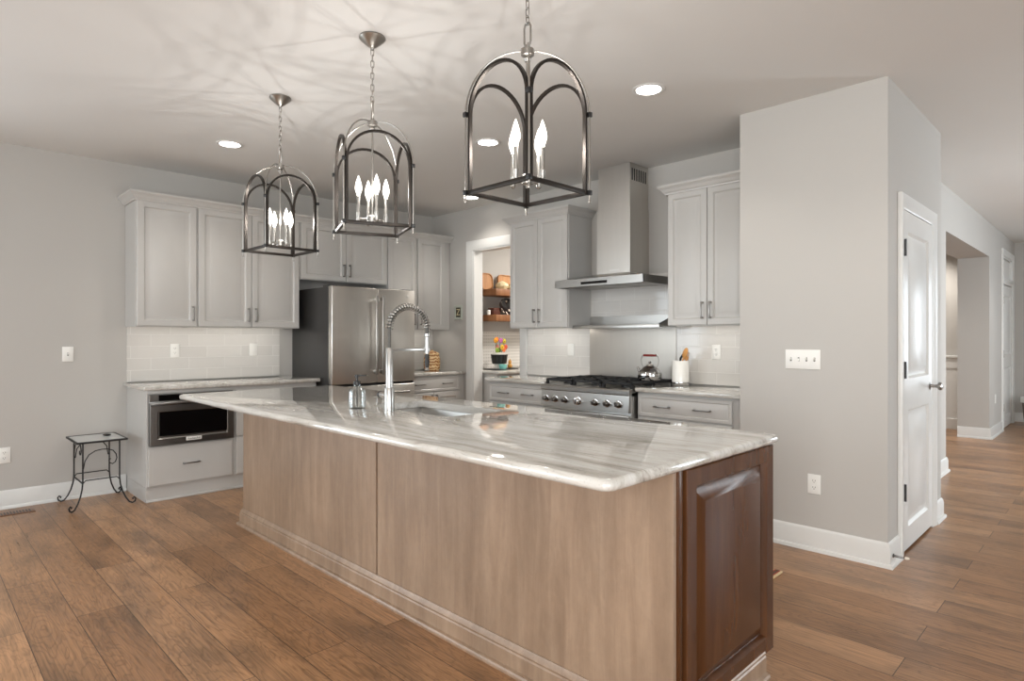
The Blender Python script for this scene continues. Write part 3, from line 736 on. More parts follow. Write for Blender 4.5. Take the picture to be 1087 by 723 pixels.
# countertop with sink cut-out
def island_top():
    bm = bmesh.new(); X0, X1, Y0, Y1, zt, zb = -4.432, -.948, 1.297, 2.412, .909, .873
    r = .032
    def rr(x0, x1, y0, y1, r, n=5):
        pts = []
        for cx_, cy_, a0 in ((x1-r, y1-r, 0), (x0+r, y1-r, 90), (x0+r, y0+r, 180), (x1-r, y0+r, 270)):
            for k in range(n+1):
                a = math.radians(a0+90*k/n); pts.append((cx_+r*math.cos(a), cy_+r*math.sin(a)))
        return pts
    outs = []
    b = .016
    for k in range(7):
        a = -90+180*k/6; ins = b*(1-math.cos(math.radians(a))); z = (zt+zb)/2+ (zt-zb)/2*math.sin(math.radians(a))
        outs.append([bm.verts.new((x, y, z)) for x, y in rr(X0+ins, X1-ins, Y0+ins, Y1-ins, r)])
    n = len(outs[0])
    for A, B in zip(outs, outs[1:]):
        for i in range(n): bm.faces.new((A[i], A[(i+1) % n], B[(i+1) % n], B[i]))
    hole = rr(SX0, SX1, SY0, SY1, .03)
    ht = [bm.verts.new((x, y, zt)) for x, y in hole]; hb = [bm.verts.new((x, y, zb)) for x, y in hole]
    for i in range(n): bm.faces.new((ht[i], hb[i], hb[(i+1) % n], ht[(i+1) % n]))
    for O, Hh in ((outs[-1], ht), (outs[0], hb)):
        for i in range(n): bm.faces.new((O[i], O[(i+1) % n], Hh[(i+1) % n], Hh[i]))
    bmesh.ops.recalc_face_normals(bm, faces=bm.faces)
    me = bpy.data.meshes.new('island_countertop'); bm.to_mesh(me); bm.free(); me.materials.append(M['granite'])
    for p in me.polygons: p.use_smooth = True
    me.set_sharp_from_angle(angle=math.radians(40))
    return link('island_countertop', me)
SX0, SX1, SY0, SY1 = -2.95, -2.255, 1.815, 2.185
tag(island_top(), 'large streaked white-grey granite countertop on the wooden island', 'countertop')
# sink (undermount bowl)
m = MB(); z1, z0 = .8725, .68
def rect(x0, x1, y0, y1, z): return [(x0, y0, z), (x1, y0, z), (x1, y1, z), (x0, y1, z)]
m.loft([rect(SX0-.03, SX1+.03, SY0-.03, SY1+.03, z1), rect(SX0-.004, SX1+.004, SY0-.004, SY1+.004, z1), rect(SX0, SX1, SY0, SY1, z1-.01), rect(SX0+.006, SX1-.006, SY0+.006, SY1-.006, z0+.02), rect(SX0+.03, SX1-.03, SY0+.03, SY1-.03, z0),
        rect(SX0+.03, SX1-.03, SY0+.03, SY1-.03, z0-.004), rect(SX0-.006, SX1+.006, SY0-.006, SY1+.006, z0-.004), rect(SX0-.03, SX1+.03, SY0-.03, SY1+.03, z1-.004), rect(SX0-.03, SX1+.03, SY0-.03, SY1+.03, z1)], False, False)
o = m.build('sink', M['steel'], None, 30); tag(o, 'stainless undermount sink in the island countertop', 'sink')
MB().lathe([(.001, 0), (.045, 0), (.045, .003), (.03, .004), (.001, .002)], ((SX0+SX1)/2, (SY0+SY1)/2, z0), 24).build('drain', M['chrome'], o)

# faucet
ft = thing('kitchen_faucet', 'tall brushed-steel spring faucet standing beside the island sink', 'faucet', (-2.628, 1.745, .909), 0)
MB().lathe([(.001, 0), (.027, 0), (.027, .004), (.0255, .006), (.0255, .118), (.0235, .122), (.001, .122)], (0,0,0), 28).build('base', M['steel'], ft)
MB().lathe([(.001, .11), (.0185, .11), (.0185, .318), (.016, .322), (.001, .322)], (0,0,0), 24).build('post', M['steel'], ft)
b_ = MB().cyl((-.02, 0, .082), (-.072, 0, .082), .017, 20).build('handle', M['chrome'], ft)
MB().cyl((-.072, 0, .082), (-.086, 0, .082), .0175, 20).build('handle_cap', M['black'], b_)
# hose path toward +Y
hr = .118; zc = .415
path = [(0, 0, .31), (0, 0, .36)] + [(0, hr-hr*math.cos(a*PI/24), zc+hr*math.sin(a*PI/24)) for a in range(25)] + [(0, 2*hr, .37), (0, 2*hr, .31)]
MB().tube(path, .0085, 12).build('hose', M['slot'], ft)
# spring coil around the arch
pts = [Vector(p) for p in path[2:27]]
seglen = [0]
for a, b in zip(pts, pts[1:]): seglen.append(seglen[-1]+(b-a).length)
def at(s_):
    for i in range(len(pts)-1):
        if s_ <= seglen[i+1] or i == len(pts)-2:
            f = (s_-seglen[i])/(seglen[i+1]-seglen[i]); p = pts[i].lerp(pts[i+1], f); tg = (pts[i+1]-pts[i]).normalized(); return p, tg
turns = 24; N = turns*12; coil = []
for i in range(N+1):
    p, tg = at(seglen[-1]*i/N); a = 2*PI*turns*i/N
    nn = Vector((1, 0, 0)); bb = tg.cross(nn)
    coil.append(p + nn*math.cos(a)*.0165 + bb*math.sin(a)*.0165)
MB().tube(coil, .0034, 6).build('spring', M['nickel'], ft)
MB().box(-.007, .007, 0, 2*hr-.010, .302, .318, .003).lathe([(.0115, .298), (.0155, .298), (.0155, .322), (.0115, .322)], (0, 2*hr, 0), 20, ring=True).build('support_arm', M['steel'], ft)
sh = MB().lathe([(.001, .286), (.0095, .286), (.0100, .29), (.0100, .375), (.015, .379), (.015, .393), (.009, .397), (.001, .397)], (0, 2*hr, 0), 20).build('spray_head', M['steel'], ft)
MB().lathe([(.001, .214), (.010, .214), (.011, .222), (.013, .240), (.013, .252), (.010, .258), (.010, .262), (.012, .268), (.011, .280), (.008, .286), (.001, .287)], (0, 2*hr, 0), 20).build('nozzle', M['black'], sh)
MB().lathe([(.001, .196), (.011, .196), (.014, .200), (.010, .206), (.008, .215), (.001, .216)], (0, 2*hr, 0), 20).build('aerator', M['nickel'], sh)

# soap dispenser
sd = thing('soap_dispenser', 'clear glass soap dispenser with black pump beside the faucet', 'soap dispenser', (-2.87, 1.705, .909), 0)
MB().lathe([(.001, 0), (.044, 0), (.046, .004), (.046, .085), (.042, .100), (.028, .112), (.018, .118), (.018, .126), (.015, .126), (.015, .116), (.024, .108), (.038, .098), (.042, .084), (.042, .008), (.001, .007)], (0,0,0), 32).build('bottle', M['glass'], sd)
MB().lathe([(.001, .124), (.019, .124), (.019, .142), (.006, .144), (.006, .165), (.012, .166), (.012, .178), (.001, .179)], (0,0,0), 20).box(-.006, .006, 0, .052, .168, .176, .002).cyl((0, 0, .01), (0, 0, .13), .0025, 8).build('pump', M['black'], sd)
sd.rotation_euler[2] = math.radians(-25)

# ------------------------------------------------------------------ pendant lanterns
BULBD = bpy.data.lights.new('candle_lamp', 'POINT'); BULBD.energy = BULB; BULBD.shadow_soft_size = .004; BULBD.color = (1, .975, .945)
def make_lantern():
    g = 'lantern pendants over the island'
    L = thing('pendant_lantern', 'x', 'pendant light', (0,0,H), 0, g)
    z = lambda a: a-H
    MB().lathe([(.001, 0), (.062, 0), (.064, -.006), (.058, -.014), (.020, -.046), (.010, -.052), (.008, -.062), (.001, -.062)], (0,0,-.0005), 32).build('canopy', M['nickel'], L)
    m = MB(); top = z(2.684); bot = z(2.425); n = 9; ll = (top-bot)/n
    for k in range(n):
        zc_ = top-ll*(k+.5); hh = ll*.5+.0035; w_ = .0075; pts = []
        for i in range(14):
            a = 2*PI*i/14; px = w_*math.cos(a); pz = (hh-w_)*(1 if math.sin(a) >= 0 else -1)+w_*math.sin(a)
            pts.append((px, 0, zc_+pz) if k % 2 else (0, px, zc_+pz))
        m.tube(pts, .0022, 6, closed=True)
    m.build('chain', M['nickel'], L)
    oct_ = [(.016*sx, 0, zz) for sx, zz in ((0, z(2.43)), (.55, z(2.43)), (1, z(2.415)), (1, z(2.36)), (.55, z(2.345)), (-.55, z(2.345)), (-1, z(2.36)), (-1, z(2.415)), (-.55, z(2.43)))]
    MB().tube(oct_, .0038, 8, closed=True).build('top_loop', M['nickel'], L)
    MB().lathe([(.001, z(2.352)), (.008, z(2.350)), (.010, z(2.338)), (.024, z(2.334)), (.024, z(2.312)), (.010, z(2.306)), (.014, z(2.298)), (.010, z(2.288)), (.001, z(2.286))], (0,0,0), 24).build('hub', M['nickel'], L)
    a_ = .160
    for sx in (-1, 1):
        for sy in (-1, 1):
            rc = a_*math.sqrt(2); p = [(sx*a_, sy*a_, z(1.784)), (sx*a_, sy*a_, z(2.095))]
            for i in range(1, 13):
                th = i/12*PI/2; rr_ = .020+(rc-.020)*math.cos(th); zz = z(2.095)+.232*math.sin(th)
                p.append((sx*rr_/math.sqrt(2), sy*rr_/math.sqrt(2), zz))
            MB().tube(p, .0036, 8).build('rod', M['nickel'], L)
            MB().lathe([(.001, z(1.772)), (.004, z(1.774)), (.005, z(1.779)), (.003, z(1.784)), (.004, z(1.796)), (.001, z(1.797))], (sx*a_, sy*a_, 0), 10).build('finial', M['nickel'], L)
            for zz in (1.810, 2.095):
                MB().box(sx*a_-.008, sx*a_+.008, sy*a_-.008, sy*a_+.008, z(zz)-.009, z(zz)+.009, .002).build('knob', M['black'], L)
    w_, dpt, hb_ = .0105, .013, .146
    for k in range(4):
        rot = Matrix.Rotation(k*PI/2, 3, 'Z'); rings = []
        R_ = .150; zsp = z(2.095)
        cl = [(-R_, z(1.806)), (-R_, z(1.95))]+[(-R_*math.cos(i*PI/20), zsp+R_*math.sin(i*PI/20)) for i in range(21)]+[(R_, z(1.95)), (R_, z(1.806))]
        for i, (x, zz) in enumerate(cl):
            if i <= 1 or i >= len(cl)-2: nx_, nz_ = (-1 if x < 0 else 1), 0
            else: nx_, nz_ = x/R_, (zz-zsp)/R_
            ring = []
            for s_, d_ in ((0, -dpt/2), (0, dpt/2), (-w_, dpt/2), (-w_, -dpt/2)):
                ring.append(rot @ Vector((x+nx_*s_, -(hb_+.006)+d_, zz+nz_*s_)))
            rings.append(ring)
        MB().loft(rings).build('arch', M['bronze'], L, 30)
    m = MB()
    for k in range(4):
        c_, s_ = round(math.cos(k*PI/2)), round(math.sin(k*PI/2))
        if k % 2 == 0: m.box(-.158, .158, c_*.152-.0055, c_*.152+.0055, z(1.802), z(1.818), .001)
        else: m.box(s_*.152-.0055, s_*.152+.0055, -.158, .158, z(1.802), z(1.818), .001)
    m.build('base_frame', M['bronze'], L)
    MB().cyl((0, 0, z(2.29)), (0, 0, z(1.860)), .0045, 12).build('stem', M['nickel'], L)
    MB().lathe([(.001, z(1.825)), (.006, z(1.827)), (.010, z(1.838)), (.022, z(1.842)), (.024, z(1.870)), (.018, z(1.876)), (.001, z(1.878))], (0,0,0), 24).build('cluster_hub', M['nickel'], L)
    for k in range(4):
        a = k*PI/2+.10; cx_, cy_ = .068*math.cos(a), .068*math.sin(a)
        MB().cyl((0, 0, z(1.856)), (cx_, cy_, z(1.856)), .004, 10).build('candle_arm', M['nickel'], L)
        cd = MB().lathe([(.001, z(1.834)), (.005, z(1.836)), (.0095, z(1.842)), (.0095, z(1.875)), (.0105, z(1.877)), (.0105, z(1.882)), (.0085, z(1.884)), (.0085, z(1.962)), (.001, z(1.962))], (cx_, cy_, 0), 16).build('candle', M['nickel'], L)
        MB().lathe([(.001, z(1.960)), (.007, z(1.961)), (.008, z(1.970)), (.0155, z(1.992)), (.0165, z(2.004)), (.013, z(2.025)), (.006, z(2.048)), (.0015, z(2.060)), (.0003, z(2.062))], (cx_, cy_, 0), 16).build('bulb', M['bulb'], cd)
        pl_ = bpy.data.objects.new('candle_lamp', BULBD); C.objects.link(pl_); pl_.parent = cd; pl_.location = (cx_, cy_, z(2.005))
    return L
lan = make_lantern()
lan.location = (-1.548, 1.622, H); lan['label'] = 'nearest lantern pendant, its ceiling plate cut off by the photo'
dup(lan, (-2.595, 1.626, H), math.radians(-21), 'middle lantern pendant of the three over the island')
dup(lan, (-3.640, 1.636, H), 0, 'farthest lantern pendant of the three, in front of the wall cabinets')

# recessed ceiling lights, plus added unseen fill lamps
def spot(loc):
    d = bpy.data.lights.new('recessed_or_fill_lamp', 'SPOT'); d.energy = DOWN; d.spot_size = math.radians(130); d.spot_blend = .6; d.shadow_soft_size = .06; d.color = (1, .94, .87)
    o = bpy.data.objects.new('recessed_or_fill_lamp', d); C.objects.link(o); o.location = loc; return o
def can(x, y, label):
    r = thing('recessed_light', label, 'ceiling light', (x, y, H), 0, 'recessed ceiling lights')
    MB().lathe([(.072, -.0005), (.096, -.0005), (.096, -.003), (.090, -.006), (.076, -.006), (.072, -.004)], (0,0,0), 32, ring=True).build('ring', M['trim'], r)
    MB().lathe([(.001, -.0008), (.074, -.0008), (.074, -.003), (.001, -.003)], (0,0,0), 32).build('lens', M['lamp'], r)
    spot((x, y, H-.02))
can(-1.991, 3.118, 'bright recessed light in the ceiling between the hood and the near lantern')
can(-4.78, 1.758, 'round recessed light in front of the left wall cabinets')
can(-3.374, 3.107, 'round recessed light seen through the nearest lantern, above its bulbs')
can(-4.822, 4.20, 'round recessed light close to the pantry doorway wall')
can(-3.40, -.10, 'added unseen recessed light behind the camera, over the left floor')  # out-of-view can, put in to brighten the horizontal surfaces
can(-1.95, -.10, 'added unseen recessed light above the camera side of the island')  # also added out of view, fills the island from above
can(-.40, 3.10, 'added unseen recessed light over the floor before the closet block')  # added out of view to lift the floor on the right
for x, y, p_ in ((-2.6, 8.6, 3), (-.2, 6.5, 1.5), (-.2, 9.5, 1.5), (-2.2, 9.95, 6)): spot((x, y, H-.02)).data.energy = DOWN*p_  # fill spots with no fixture, added to brighten hall and foyer

# ------------------------------------------------------------------ plates on the walls
def plate(name, label, loc, rotz, w, h, kind, gangs=1, cat='outlet', group=None):
    r = thing(name, label, cat, loc, rotz, group)
    MB().box(-w/2, w/2, -.006, -.0004, -h/2, h/2, .003, 2).build('cover_plate', M['plastic'], r)
    for g in range(gangs):
        gx = (g-(gangs-1)/2)*.046
        if kind == 'toggle':
            MB().box(gx-.005, gx+.005, -.0066, -.0055, -.012, .012).build('slot', M['slot'], r)
            upv = 1 if g == 1 else -1
            MB().loft([[(gx-.004, -.006, -.006), (gx+.004, -.006, -.006), (gx+.004, -.006, .006), (gx-.004, -.006, .006)], [(gx-.003, -.016, -upv*.008-.003), (gx+.003, -.016, -upv*.008-.003), (gx+.003, -.016, -upv*.008+.003), (gx-.003, -.016, -upv*.008+.003)]]).build('toggle', M['plastic'], r)
        elif kind == 'rocker':
            MB().box(gx-.0165, gx+.0165, -.009, -.005, -.033, .033, .002).build('rocker', M['plastic'], r)
        else:
            for s_ in (-1, 1):
                MB().lathe([(.001, .005), (.0165, .005), (.0165, .0075), (.001, .0078)], (gx, 0, s_*.020), 20, 'y').build('socket', M['plastic'], r)
                MB().box(gx-.008, gx-.0055, -.0084, -.0074, s_*.020-.002, s_*.020+.007).box(gx+.0055, gx+.008, -.0084, -.0074, s_*.020-.002, s_*.020+.007).lathe([(.001, .0074), (.0028, .0074), (.0028, .0083), (.001, .0083)], (gx, 0, s_*.020-.008), 10, 'y').build('slots', M['slot'], r)
    return r
plate('light_switch', 'single white switch plate on the bare left wall', (XL, .94, 1.152), PI/2, .075, .118, 'toggle', cat='switch')
plate('wall_outlet', 'white outlet low on the left wall at the photo edge', (XL, .548, .40), PI/2, .075, .118, 'duplex')
plate('wall_outlet', 'white outlet on the left tile backsplash above the microwave drawer', (XL+.009, 1.712, 1.17), PI/2, .075, .118, 'duplex')
plate('light_switch', 'white rocker switch on left tile backsplash nearer the refrigerator', (XL+.009, 2.40, 1.17), PI/2, .075, .118, 'rocker', cat='switch')
plate('light_switch', 'white rocker switch on the tile left of the range', (-3.77, YR-.009, 1.17), 0, .075, .118, 'rocker', cat='switch')
plate('wall_outlet', 'white outlet on the tile right of the utensil crock', (-2.29, YR-.009, 1.17), 0, .075, .118, 'duplex')
plate('light_switch', 'four-gang white switch plate on the closet block wall', (-1.400, CY0, 1.150), 0, .205, .118, 'toggle', 4, cat='switch')
plate('wall_outlet', 'white outlet low on the closet block wall', (-1.333, CY0, .400), 0, .075, .118, 'duplex')
plate('light_switch', 'small white switch plate low on the far hallway wall', (HX, 10.22, .48), PI/2, .075, .118, 'rocker', cat='switch')

# small framed letter on range wall
pf = thing('picture_frame', 'tiny framed letter Z hanging left of the pantry doorway', 'picture', (-5.452, YR-.0005, 1.575), 0)
MB().panel(-.072, .072, -.085, .085, -.016, .0158, [(0, .003), (.004, 0), (.026, .002), (.030, .008)]).build('frame', plain('pale_sage_frame', srgb(178, 182, 172), .5), pf, 25)
cd = MB().box(-.043, .043, -.0095, -.007, -.056, .056).build('card', plain('dark_olive_card', srgb(66, 64, 50), .6), pf)
text_mesh('letter', 'Z', .105, plain('cream_letter', srgb(214, 200, 160), .6), cd, (0, -.0102, 0), (PI/2, 0, 0))

# ------------------------------------------------------------------ small things
# woven jar
wj = thing('cookie_jar', 'tan woven jar with lid on the worktop right of the refrigerator', 'jar', (-5.60, 4.29, .907), 0)
MB().lathe([(.001, 0), (.070, 0), (.082, .02), (.088, .07), (.086, .12), (.076, .15), (.070, .155), (.001, .155)], (0,0,0), 32).build('body', M['wicker'], wj)
MB().lathe([(.001, .154), (.078, .154), (.080, .166), (.070, .178), (.04, .190), (.018, .192), (.018, .205), (.001, .207)], (0,0,0), 32).build('lid', M['wicker'], wj)
wj.scale = (1.08, 1.08, 1.16)
# kettle
kt = thing('kettle', 'polished fluted kettle with red grip on the right rear burner', 'kettle', (-2.725, 4.285, .942), 0)
MB().lathe([(.001, 0), (.082, 0), (.090, .012), (.092, .05), (.088, .062), (.080, .070), (.060, .095), (.035, .112), (.030, .114), (.001, .114)], (0,0,0), 48, flute=.05, fn=16).build('body', M['chrome'], kt)
MB().lathe([(.001, .112), (.034, .112), (.030, .122), (.010, .126), (.008, .134), (.014, .140), (.010, .150), (.001, .151)], (0,0,0), 24).build('lid', M['pull'], kt)
MB().tube([(-.075, 0, .050), (-.095, 0, .068), (-.112, 0, .092), (-.120, 0, .104)], [.018, .014, .010, .008], 12).build('spout', M['chrome'], kt)
MB().tube([(-.060, 0, .092), (-.078, 0, .130), (-.082, 0, .165), (-.072, 0, .190), (-.060, 0, .198), (.060, 0, .198), (.072, 0, .190), (.082, 0, .165), (.078, 0, .130), (.060, 0, .092)], .003, 8).build('bail', M['pull'], kt)
MB().cyl((-.058, 0, .198), (.058, 0, .198), .009, 14).build('grip', M['red'], kt)
# pepper mill and small shaker behind range
pm = thing('pepper_mill', 'dark wooden pepper mill beside the kettle at the steel splash plate', 'pepper mill', (-2.672, 4.475, .907), 0)
# resting on the rear trim of the range cooktop
pm.location = (-2.590, 4.505, .907)
MB().lathe([(.001, 0), (.022, 0), (.024, .01), (.018, .04), (.021, .07), (.016, .085), (.001, .086)], (0,0,0), 20).build('body', plain('dark_mill_wood', srgb(60, 40, 28), .4), pm)
MB().lathe([(.001, .086), (.016, .086), (.020, .10), (.016, .118), (.006, .122), (.001, .128)], (0,0,0), 20).build('head', M['pull'], pm)
# utensil crock
uc = thing('utensil_crock', 'white ceramic utensil crock on the worktop right of the range', 'crock', (-2.515, 4.40, .907), 0)
MB().lathe([(.001, .010), (.064, .010), (.067, .012), (.067, .190), (.065, .193), (.058, .193), (.058, .03), (.001, .028)], (0,0,0), 40).build('body', M['ceramic'], uc)
MB().lathe([(.001, 0), (.066, 0), (.068, .004), (.068, .024), (.064, .027), (.001, .027)], (0,0,0), 40).build('base_band', M['chrome'], uc)
def utensil(name, label, p0, p1, mat, head, g=None):
    p0, p1 = Vector(p0), Vector(p1); d = (p1-p0).normalized()
    r = thing(name, label, 'utensil', p0, 0, g)
    q = Vector((0,0,1)).rotation_difference(d).to_matrix().to_4x4()
    L_ = (p1-p0).length
    m = MB(); m.tube([(0,0,0), (0,0,L_*.72)], [.006, .0065], 10)
    a = m.build('shaft', mat, r); a.data.transform(q)
    m = MB()
    if head == 'spoon': m.sphere((0, 0, L_*.86), 1, (.022, .008, L_*.16), 16)
    elif head == 'fork':
        m.box(-.018, .018, -.004, .004, L_*.72, L_*.86, .003)
        for x in (-.015, -.002, .011): m.box(x, x+.006, -.003, .003, L_*.84, L_, .002)
    else:
        m.tube([(0, 0, L_*.70), (.008, 0, L_*.85), (.03, 0, L_*.95), (.055, 0, L_*.93), (.068, 0, L_*.82)], [.007, .008, .009, .008, .005], 10)
    b = m.build('head', mat, r); b.data.transform(q)
cz = .907+.036
utensil('wooden_spoon', 'tall wooden spoon leaning right in the utensil crock', (-2.545, 4.375, cz), (-2.438, 4.362, cz+.255), M['spoon'], 'spoon')
utensil('wooden_fork', 'shorter wooden fork leaning right in the utensil crock', (-2.49, 4.41, cz), (-2.468, 4.42, cz+.225), M['spoon'], 'fork')
utensil('black_ladle', 'black ladle with bent head in the utensil crock', (-2.51, 4.425, cz), (-2.545, 4.43, cz+.205), M['black'], 'hook')
# black rail on the closet side
rl = thing('towel_rail', 'slim black metal rail on the closet side beside the right worktop', 'rail', (CX0, 4.02, .93), 0)
MB().box(-.012, -.0005, -.008, .008, 0, .30, .002).build('back_bar', M['iron'], rl)
for z_ in (.06, .24): MB().cyl((-.012, 0, z_), (-.03, 0, z_), .004, 8).sphere((-.032, 0, z_), .008, seg=10).build('peg', M['iron'], rl)

# wrought iron side table
st = thing('side_table', 'small black wrought-iron side table with scroll feet', 'side table', (-5.655, 1.078, 0), 0)
tx, ty, tz = .205, .158, .505
m = MB()
MB().box(-tx, tx, -ty, ty, tz-.004, tz+.002).build('tabletop', plain('pale_grey_top', srgb(196, 197, 195), .25), st)
MB().box(-tx-.006, tx+.006, -ty-.006, -ty+.004, tz-.010, tz+.005, .002).box(-tx-.006, tx+.006, ty-.004, ty+.006, tz-.010, tz+.005, .002).box(-tx-.006, -tx+.004, -ty, ty, tz-.010, tz+.005, .002).box(tx-.004, tx+.006, -ty, ty, tz-.010, tz+.005, .002).build('rim', M['iron'], st)
def arc(c, r0, r1, a0, a1, n=14):
    return [(c[0]+(r0+(r1-r0)*i/n)*math.cos(math.radians(a0+(a1-a0)*i/n)), c[1]+(r0+(r1-r0)*i/n)*math.sin(math.radians(a0+(a1-a0)*i/n))) for i in range(n+1)]
for sx in (-1, 1):
    for sy in (-1, 1):
        lx, ly = sx*.165, sy*.118
        dx, dy = .55*sx, .84*sy
        prof = [(0, tz-.008), (0, .30), (0, .21), (.008, .155), (.028, .10), (.060, .050), (.095, .016), (.125, .007), (.150, .018), (.156, .038), (.142, .050), (.128, .042), (.130, .032)]
        kx = .50 if sx < 0 else .50
        p = [(lx+dx*kx*s_*1.4, ly+dy*s_*.72, z_) for s_, z_ in prof]
        MB().tube(p, .0055, 8).build('leg', M['iron'], st)
# stretchers
zz = .215
for sx in (-1, 1):
    lx = sx*.165; MB().tube([(lx, -.118, zz-.02), (lx, -.10, zz), (lx, .10, zz), (lx, .118, zz-.02)], .0042, 8).build('stretcher', M['iron'], st)
MB().tube([(-.165, -.118, zz-.02), (.165, -.118, zz-.02)], .0055, 8).build('stretcher', M['iron'], st)
# scrolls beneath the top (on the two long sides and room-facing side)
def scroll(pts, fix):
    MB().tube([fix(a, z_) for a, z_ in pts], .0038, 8).build('scroll', M['iron'], st)
sA = [(-.115, .30), (-.105, .36), (-.08, .405), (-.04, .43), (.0, .437)] + [(.0+a, .400+b) for a, b in [(.04, .035), (.075, .02), (.095, -.01), (.10, -.04), (.09, -.07), (.07, -.082), (.05, -.07), (.047, -.05), (.06, -.04)]]
scroll(sA, lambda a, z_: (.165, a, z_))
sB = [(-.16, .34), (-.15, .40), (-.11, .45), (-.05, .485), (.02, .49), (.08, .47), (.105, .43), (.09, .40), (.06, .395), (.045, .41), (.05, .425)]
scroll(sB, lambda a, z_: (a, -.118, z_))
scroll([(-.11, .34), (-.10, .41), (-.06, .465), (0, .485), (.06, .465), (.10, .41), (.11, .34)], lambda a, z_: (-.165, a, z_))
kf = tag(MB().sphere((0, 0, .009), 1, (.036, .022, .009), 16).build('key_fob', M['bglass']), 'small black object lying on the wrought-iron side table', 'gadget')
kf.location = (-5.70, 1.155, tz+.002); kf.rotation_euler[2] = .5

# floor vent
vt = thing('floor_vent', 'brown metal floor vent by the left wall baseboard', 'vent', (-5.75, .545, .0), 0)
MB().box(-.062, .062, -.16, .16, 0, .004, .001).build('frame', plain('brown_metal', srgb(120, 84, 58), .4), vt)
m = MB()
for k in range(16): m.box(-.042, .042, -.142+k*.018, -.142+k*.018+.009, .0038, .0046)
m.build('slots', M['black'], vt)
# rug
tag(MB().box(-3.7, -1.325, 2.72, 3.40, 0.0005, .012, .004, 2).build('rug', M['rug']), 'striped red and cream rug corner behind the island', 'rug')
# spring doorstop
ds = thing('door_stop', 'spring door stop on the closet baseboard by the door', 'door stop', (CX1+.017, CY0+.035, .062), 0)
m = MB(); pts = []
for i in range(121): a = i/120*2*PI*12; pts.append((i/120*.06, .006*math.cos(a), .006*math.sin(a)))
m.tube(pts, .0014, 5); m.build('spring', M['slot'], ds)
MB().lathe([(.001, .0), (.011, 0), (.011, .004), (.001, .006)], (0,0,0), 14, 'x').build('mount', M['slot'], ds)
MB().lathe([(.001, .058), (.007, .058), (.008, .07), (.005, .078), (.001, .079)], (0,0,0), 14, 'x').build('tip', M['rubber'], ds)
# hall basket
hb_ = thing('basket', 'round woven basket with white rim at the hallway end', 'basket', (-.90, 11.55, 0), 0)
MB().lathe([(.001, 0), (.14, 0), (.17, .12), (.19, .36), (.185, .37), (.165, .12), (.13, .02), (.001, .02)], (0,0,0), 28).build('body', plain('dark_wicker', srgb(110, 96, 84), .7, var=.2, nscale=60), hb_)
MB().lathe([(.185, .35), (.205, .35), (.207, .42), (.19, .43), (.175, .42), (.175, .36)], (0,0,0), 28, ring=True).build('rim', M['plastic'], hb_)

# ------------------------------------------------------------------ pantry contents
pb = thing('base_cabinet', 'white base cabinet inside the pantry', 'cabinet', (-4.97, 4.72, 0), PI/2)
MB().box(0, 1.9, 0, .575, .10, .872).build('carcass', M['cab'], pb); MB().box(0, 1.9, .06, .575, 0, .10).build('toe_board', M['cab'], pb)
for k in range(3):
    x0 = .01+k*.63; drawer(pb, x0, x0+.62, .70, .855, [x0+.31]); d = MB().panel(x0, x0+.62, .128, .69, -.021, .0205, DOOR).build('door', M['cab'], pb, 25)
slab_top('streaked granite worktop inside the pantry', PX+.0005, -4.93, 4.70, 6.68)
def shelf(z0, z1, label):
    return tag(MB().box(PX+.0005, -5.275, 4.99, 6.5, z0, z1, .003).build('floating_shelf', M['shelf_wood']), label, 'shelf', 'wooden pantry shelves')
S1, S2 = 1.868, 1.560
shelf(1.79, S1, 'upper brown wooden shelf in the pantry'); shelf(1.485, S2, 'lower brown wooden shelf in the pantry')
def board(label, y, z, w, h, lean=.10, x=PX+.012):
    r = thing('wooden_tray', label, 'tray', (x+.05, y, z), 0, 'wooden trays on the upper pantry shelf')
    m = MB(); pts = []
    n = 24
    def rr(w, h, r_):
        q = []
        for cy_, cz_, a0 in ((w/2-r_, h-r_, 0), (-w/2+r_, h-r_, 90), (-w/2+r_, r_, 180), (w/2-r_, r_, 270)):
            for k in range(6): a = math.radians(a0+90*k/5); q.append((cy_+r_*math.cos(a), cz_+r_*math.sin(a)))
        return q
    rings = []
    for ins, d_ in ((0, 0), (0, .022), (.008, .022), (.014, .008)):
        rings.append([(d_-zz_*lean, yy, zz_) for yy, zz_ in [(a*(1-ins*2/w), (b-h/2)*(1-ins*2/h)+h/2) for a, b in rr(w, h, .06)]])
    m.loft(rings); m.build('tray_body', M['tray_wood'], r, 30)
    return r
board('pale wooden tray at the left end of the upper pantry shelf', 5.03, S1, .20, .20)
board('rounded pale wooden tray leaning at the back of the upper pantry shelf', 5.40, S1, .36, .20)
def gourd(label, y, x, r_):
    o = MB().lathe([(.001, 0), (r_*.7, .004), (r_, r_*.55), (r_*.9, r_*.95), (r_*.4, r_*1.25), (r_*.12, r_*1.4), (.001, r_*1.42)], (0,0,0), 24, flute=.10, fn=9).build('gourd', M['cream'])
    o.location = (x, y, S1); return tag(o, label, 'gourd', 'cream gourds on the pantry shelf')
gourd('cream gourd in front of the left pantry tray', 5.17, -5.36, .075)
gourd('cream gourd in front of the right pantry tray', 5.39, -5.36, .078)
gourd('smaller cream gourd between the two larger pantry gourds', 5.28, -5.31, .04)
bx_ = thing('wooden_box', 'small dark brown box on the lower pantry shelf', 'box', (-5.44, 5.115, S2), 0)
MB().box(-.05, .05, -.055, .055, 0, .075, .003).build('box_body', plain('dark_red_wood', srgb(84, 42, 28), .5), bx_); MB().box(-.053, .053, -.058, .058, .068, .085, .003).build('lid', plain('dark_red_wood_lid', srgb(94, 50, 34), .5), bx_)
wb = tag(MB().lathe([(.001, 0), (.022, 0), (.024, .05), (.018, .06), (.001, .061)], (0,0,0), 18).build('white_candle', M['ceramic']), 'small white candle left of the dark box in the pantry', 'candle'); wb.location = (-5.44, 5.022, S2)
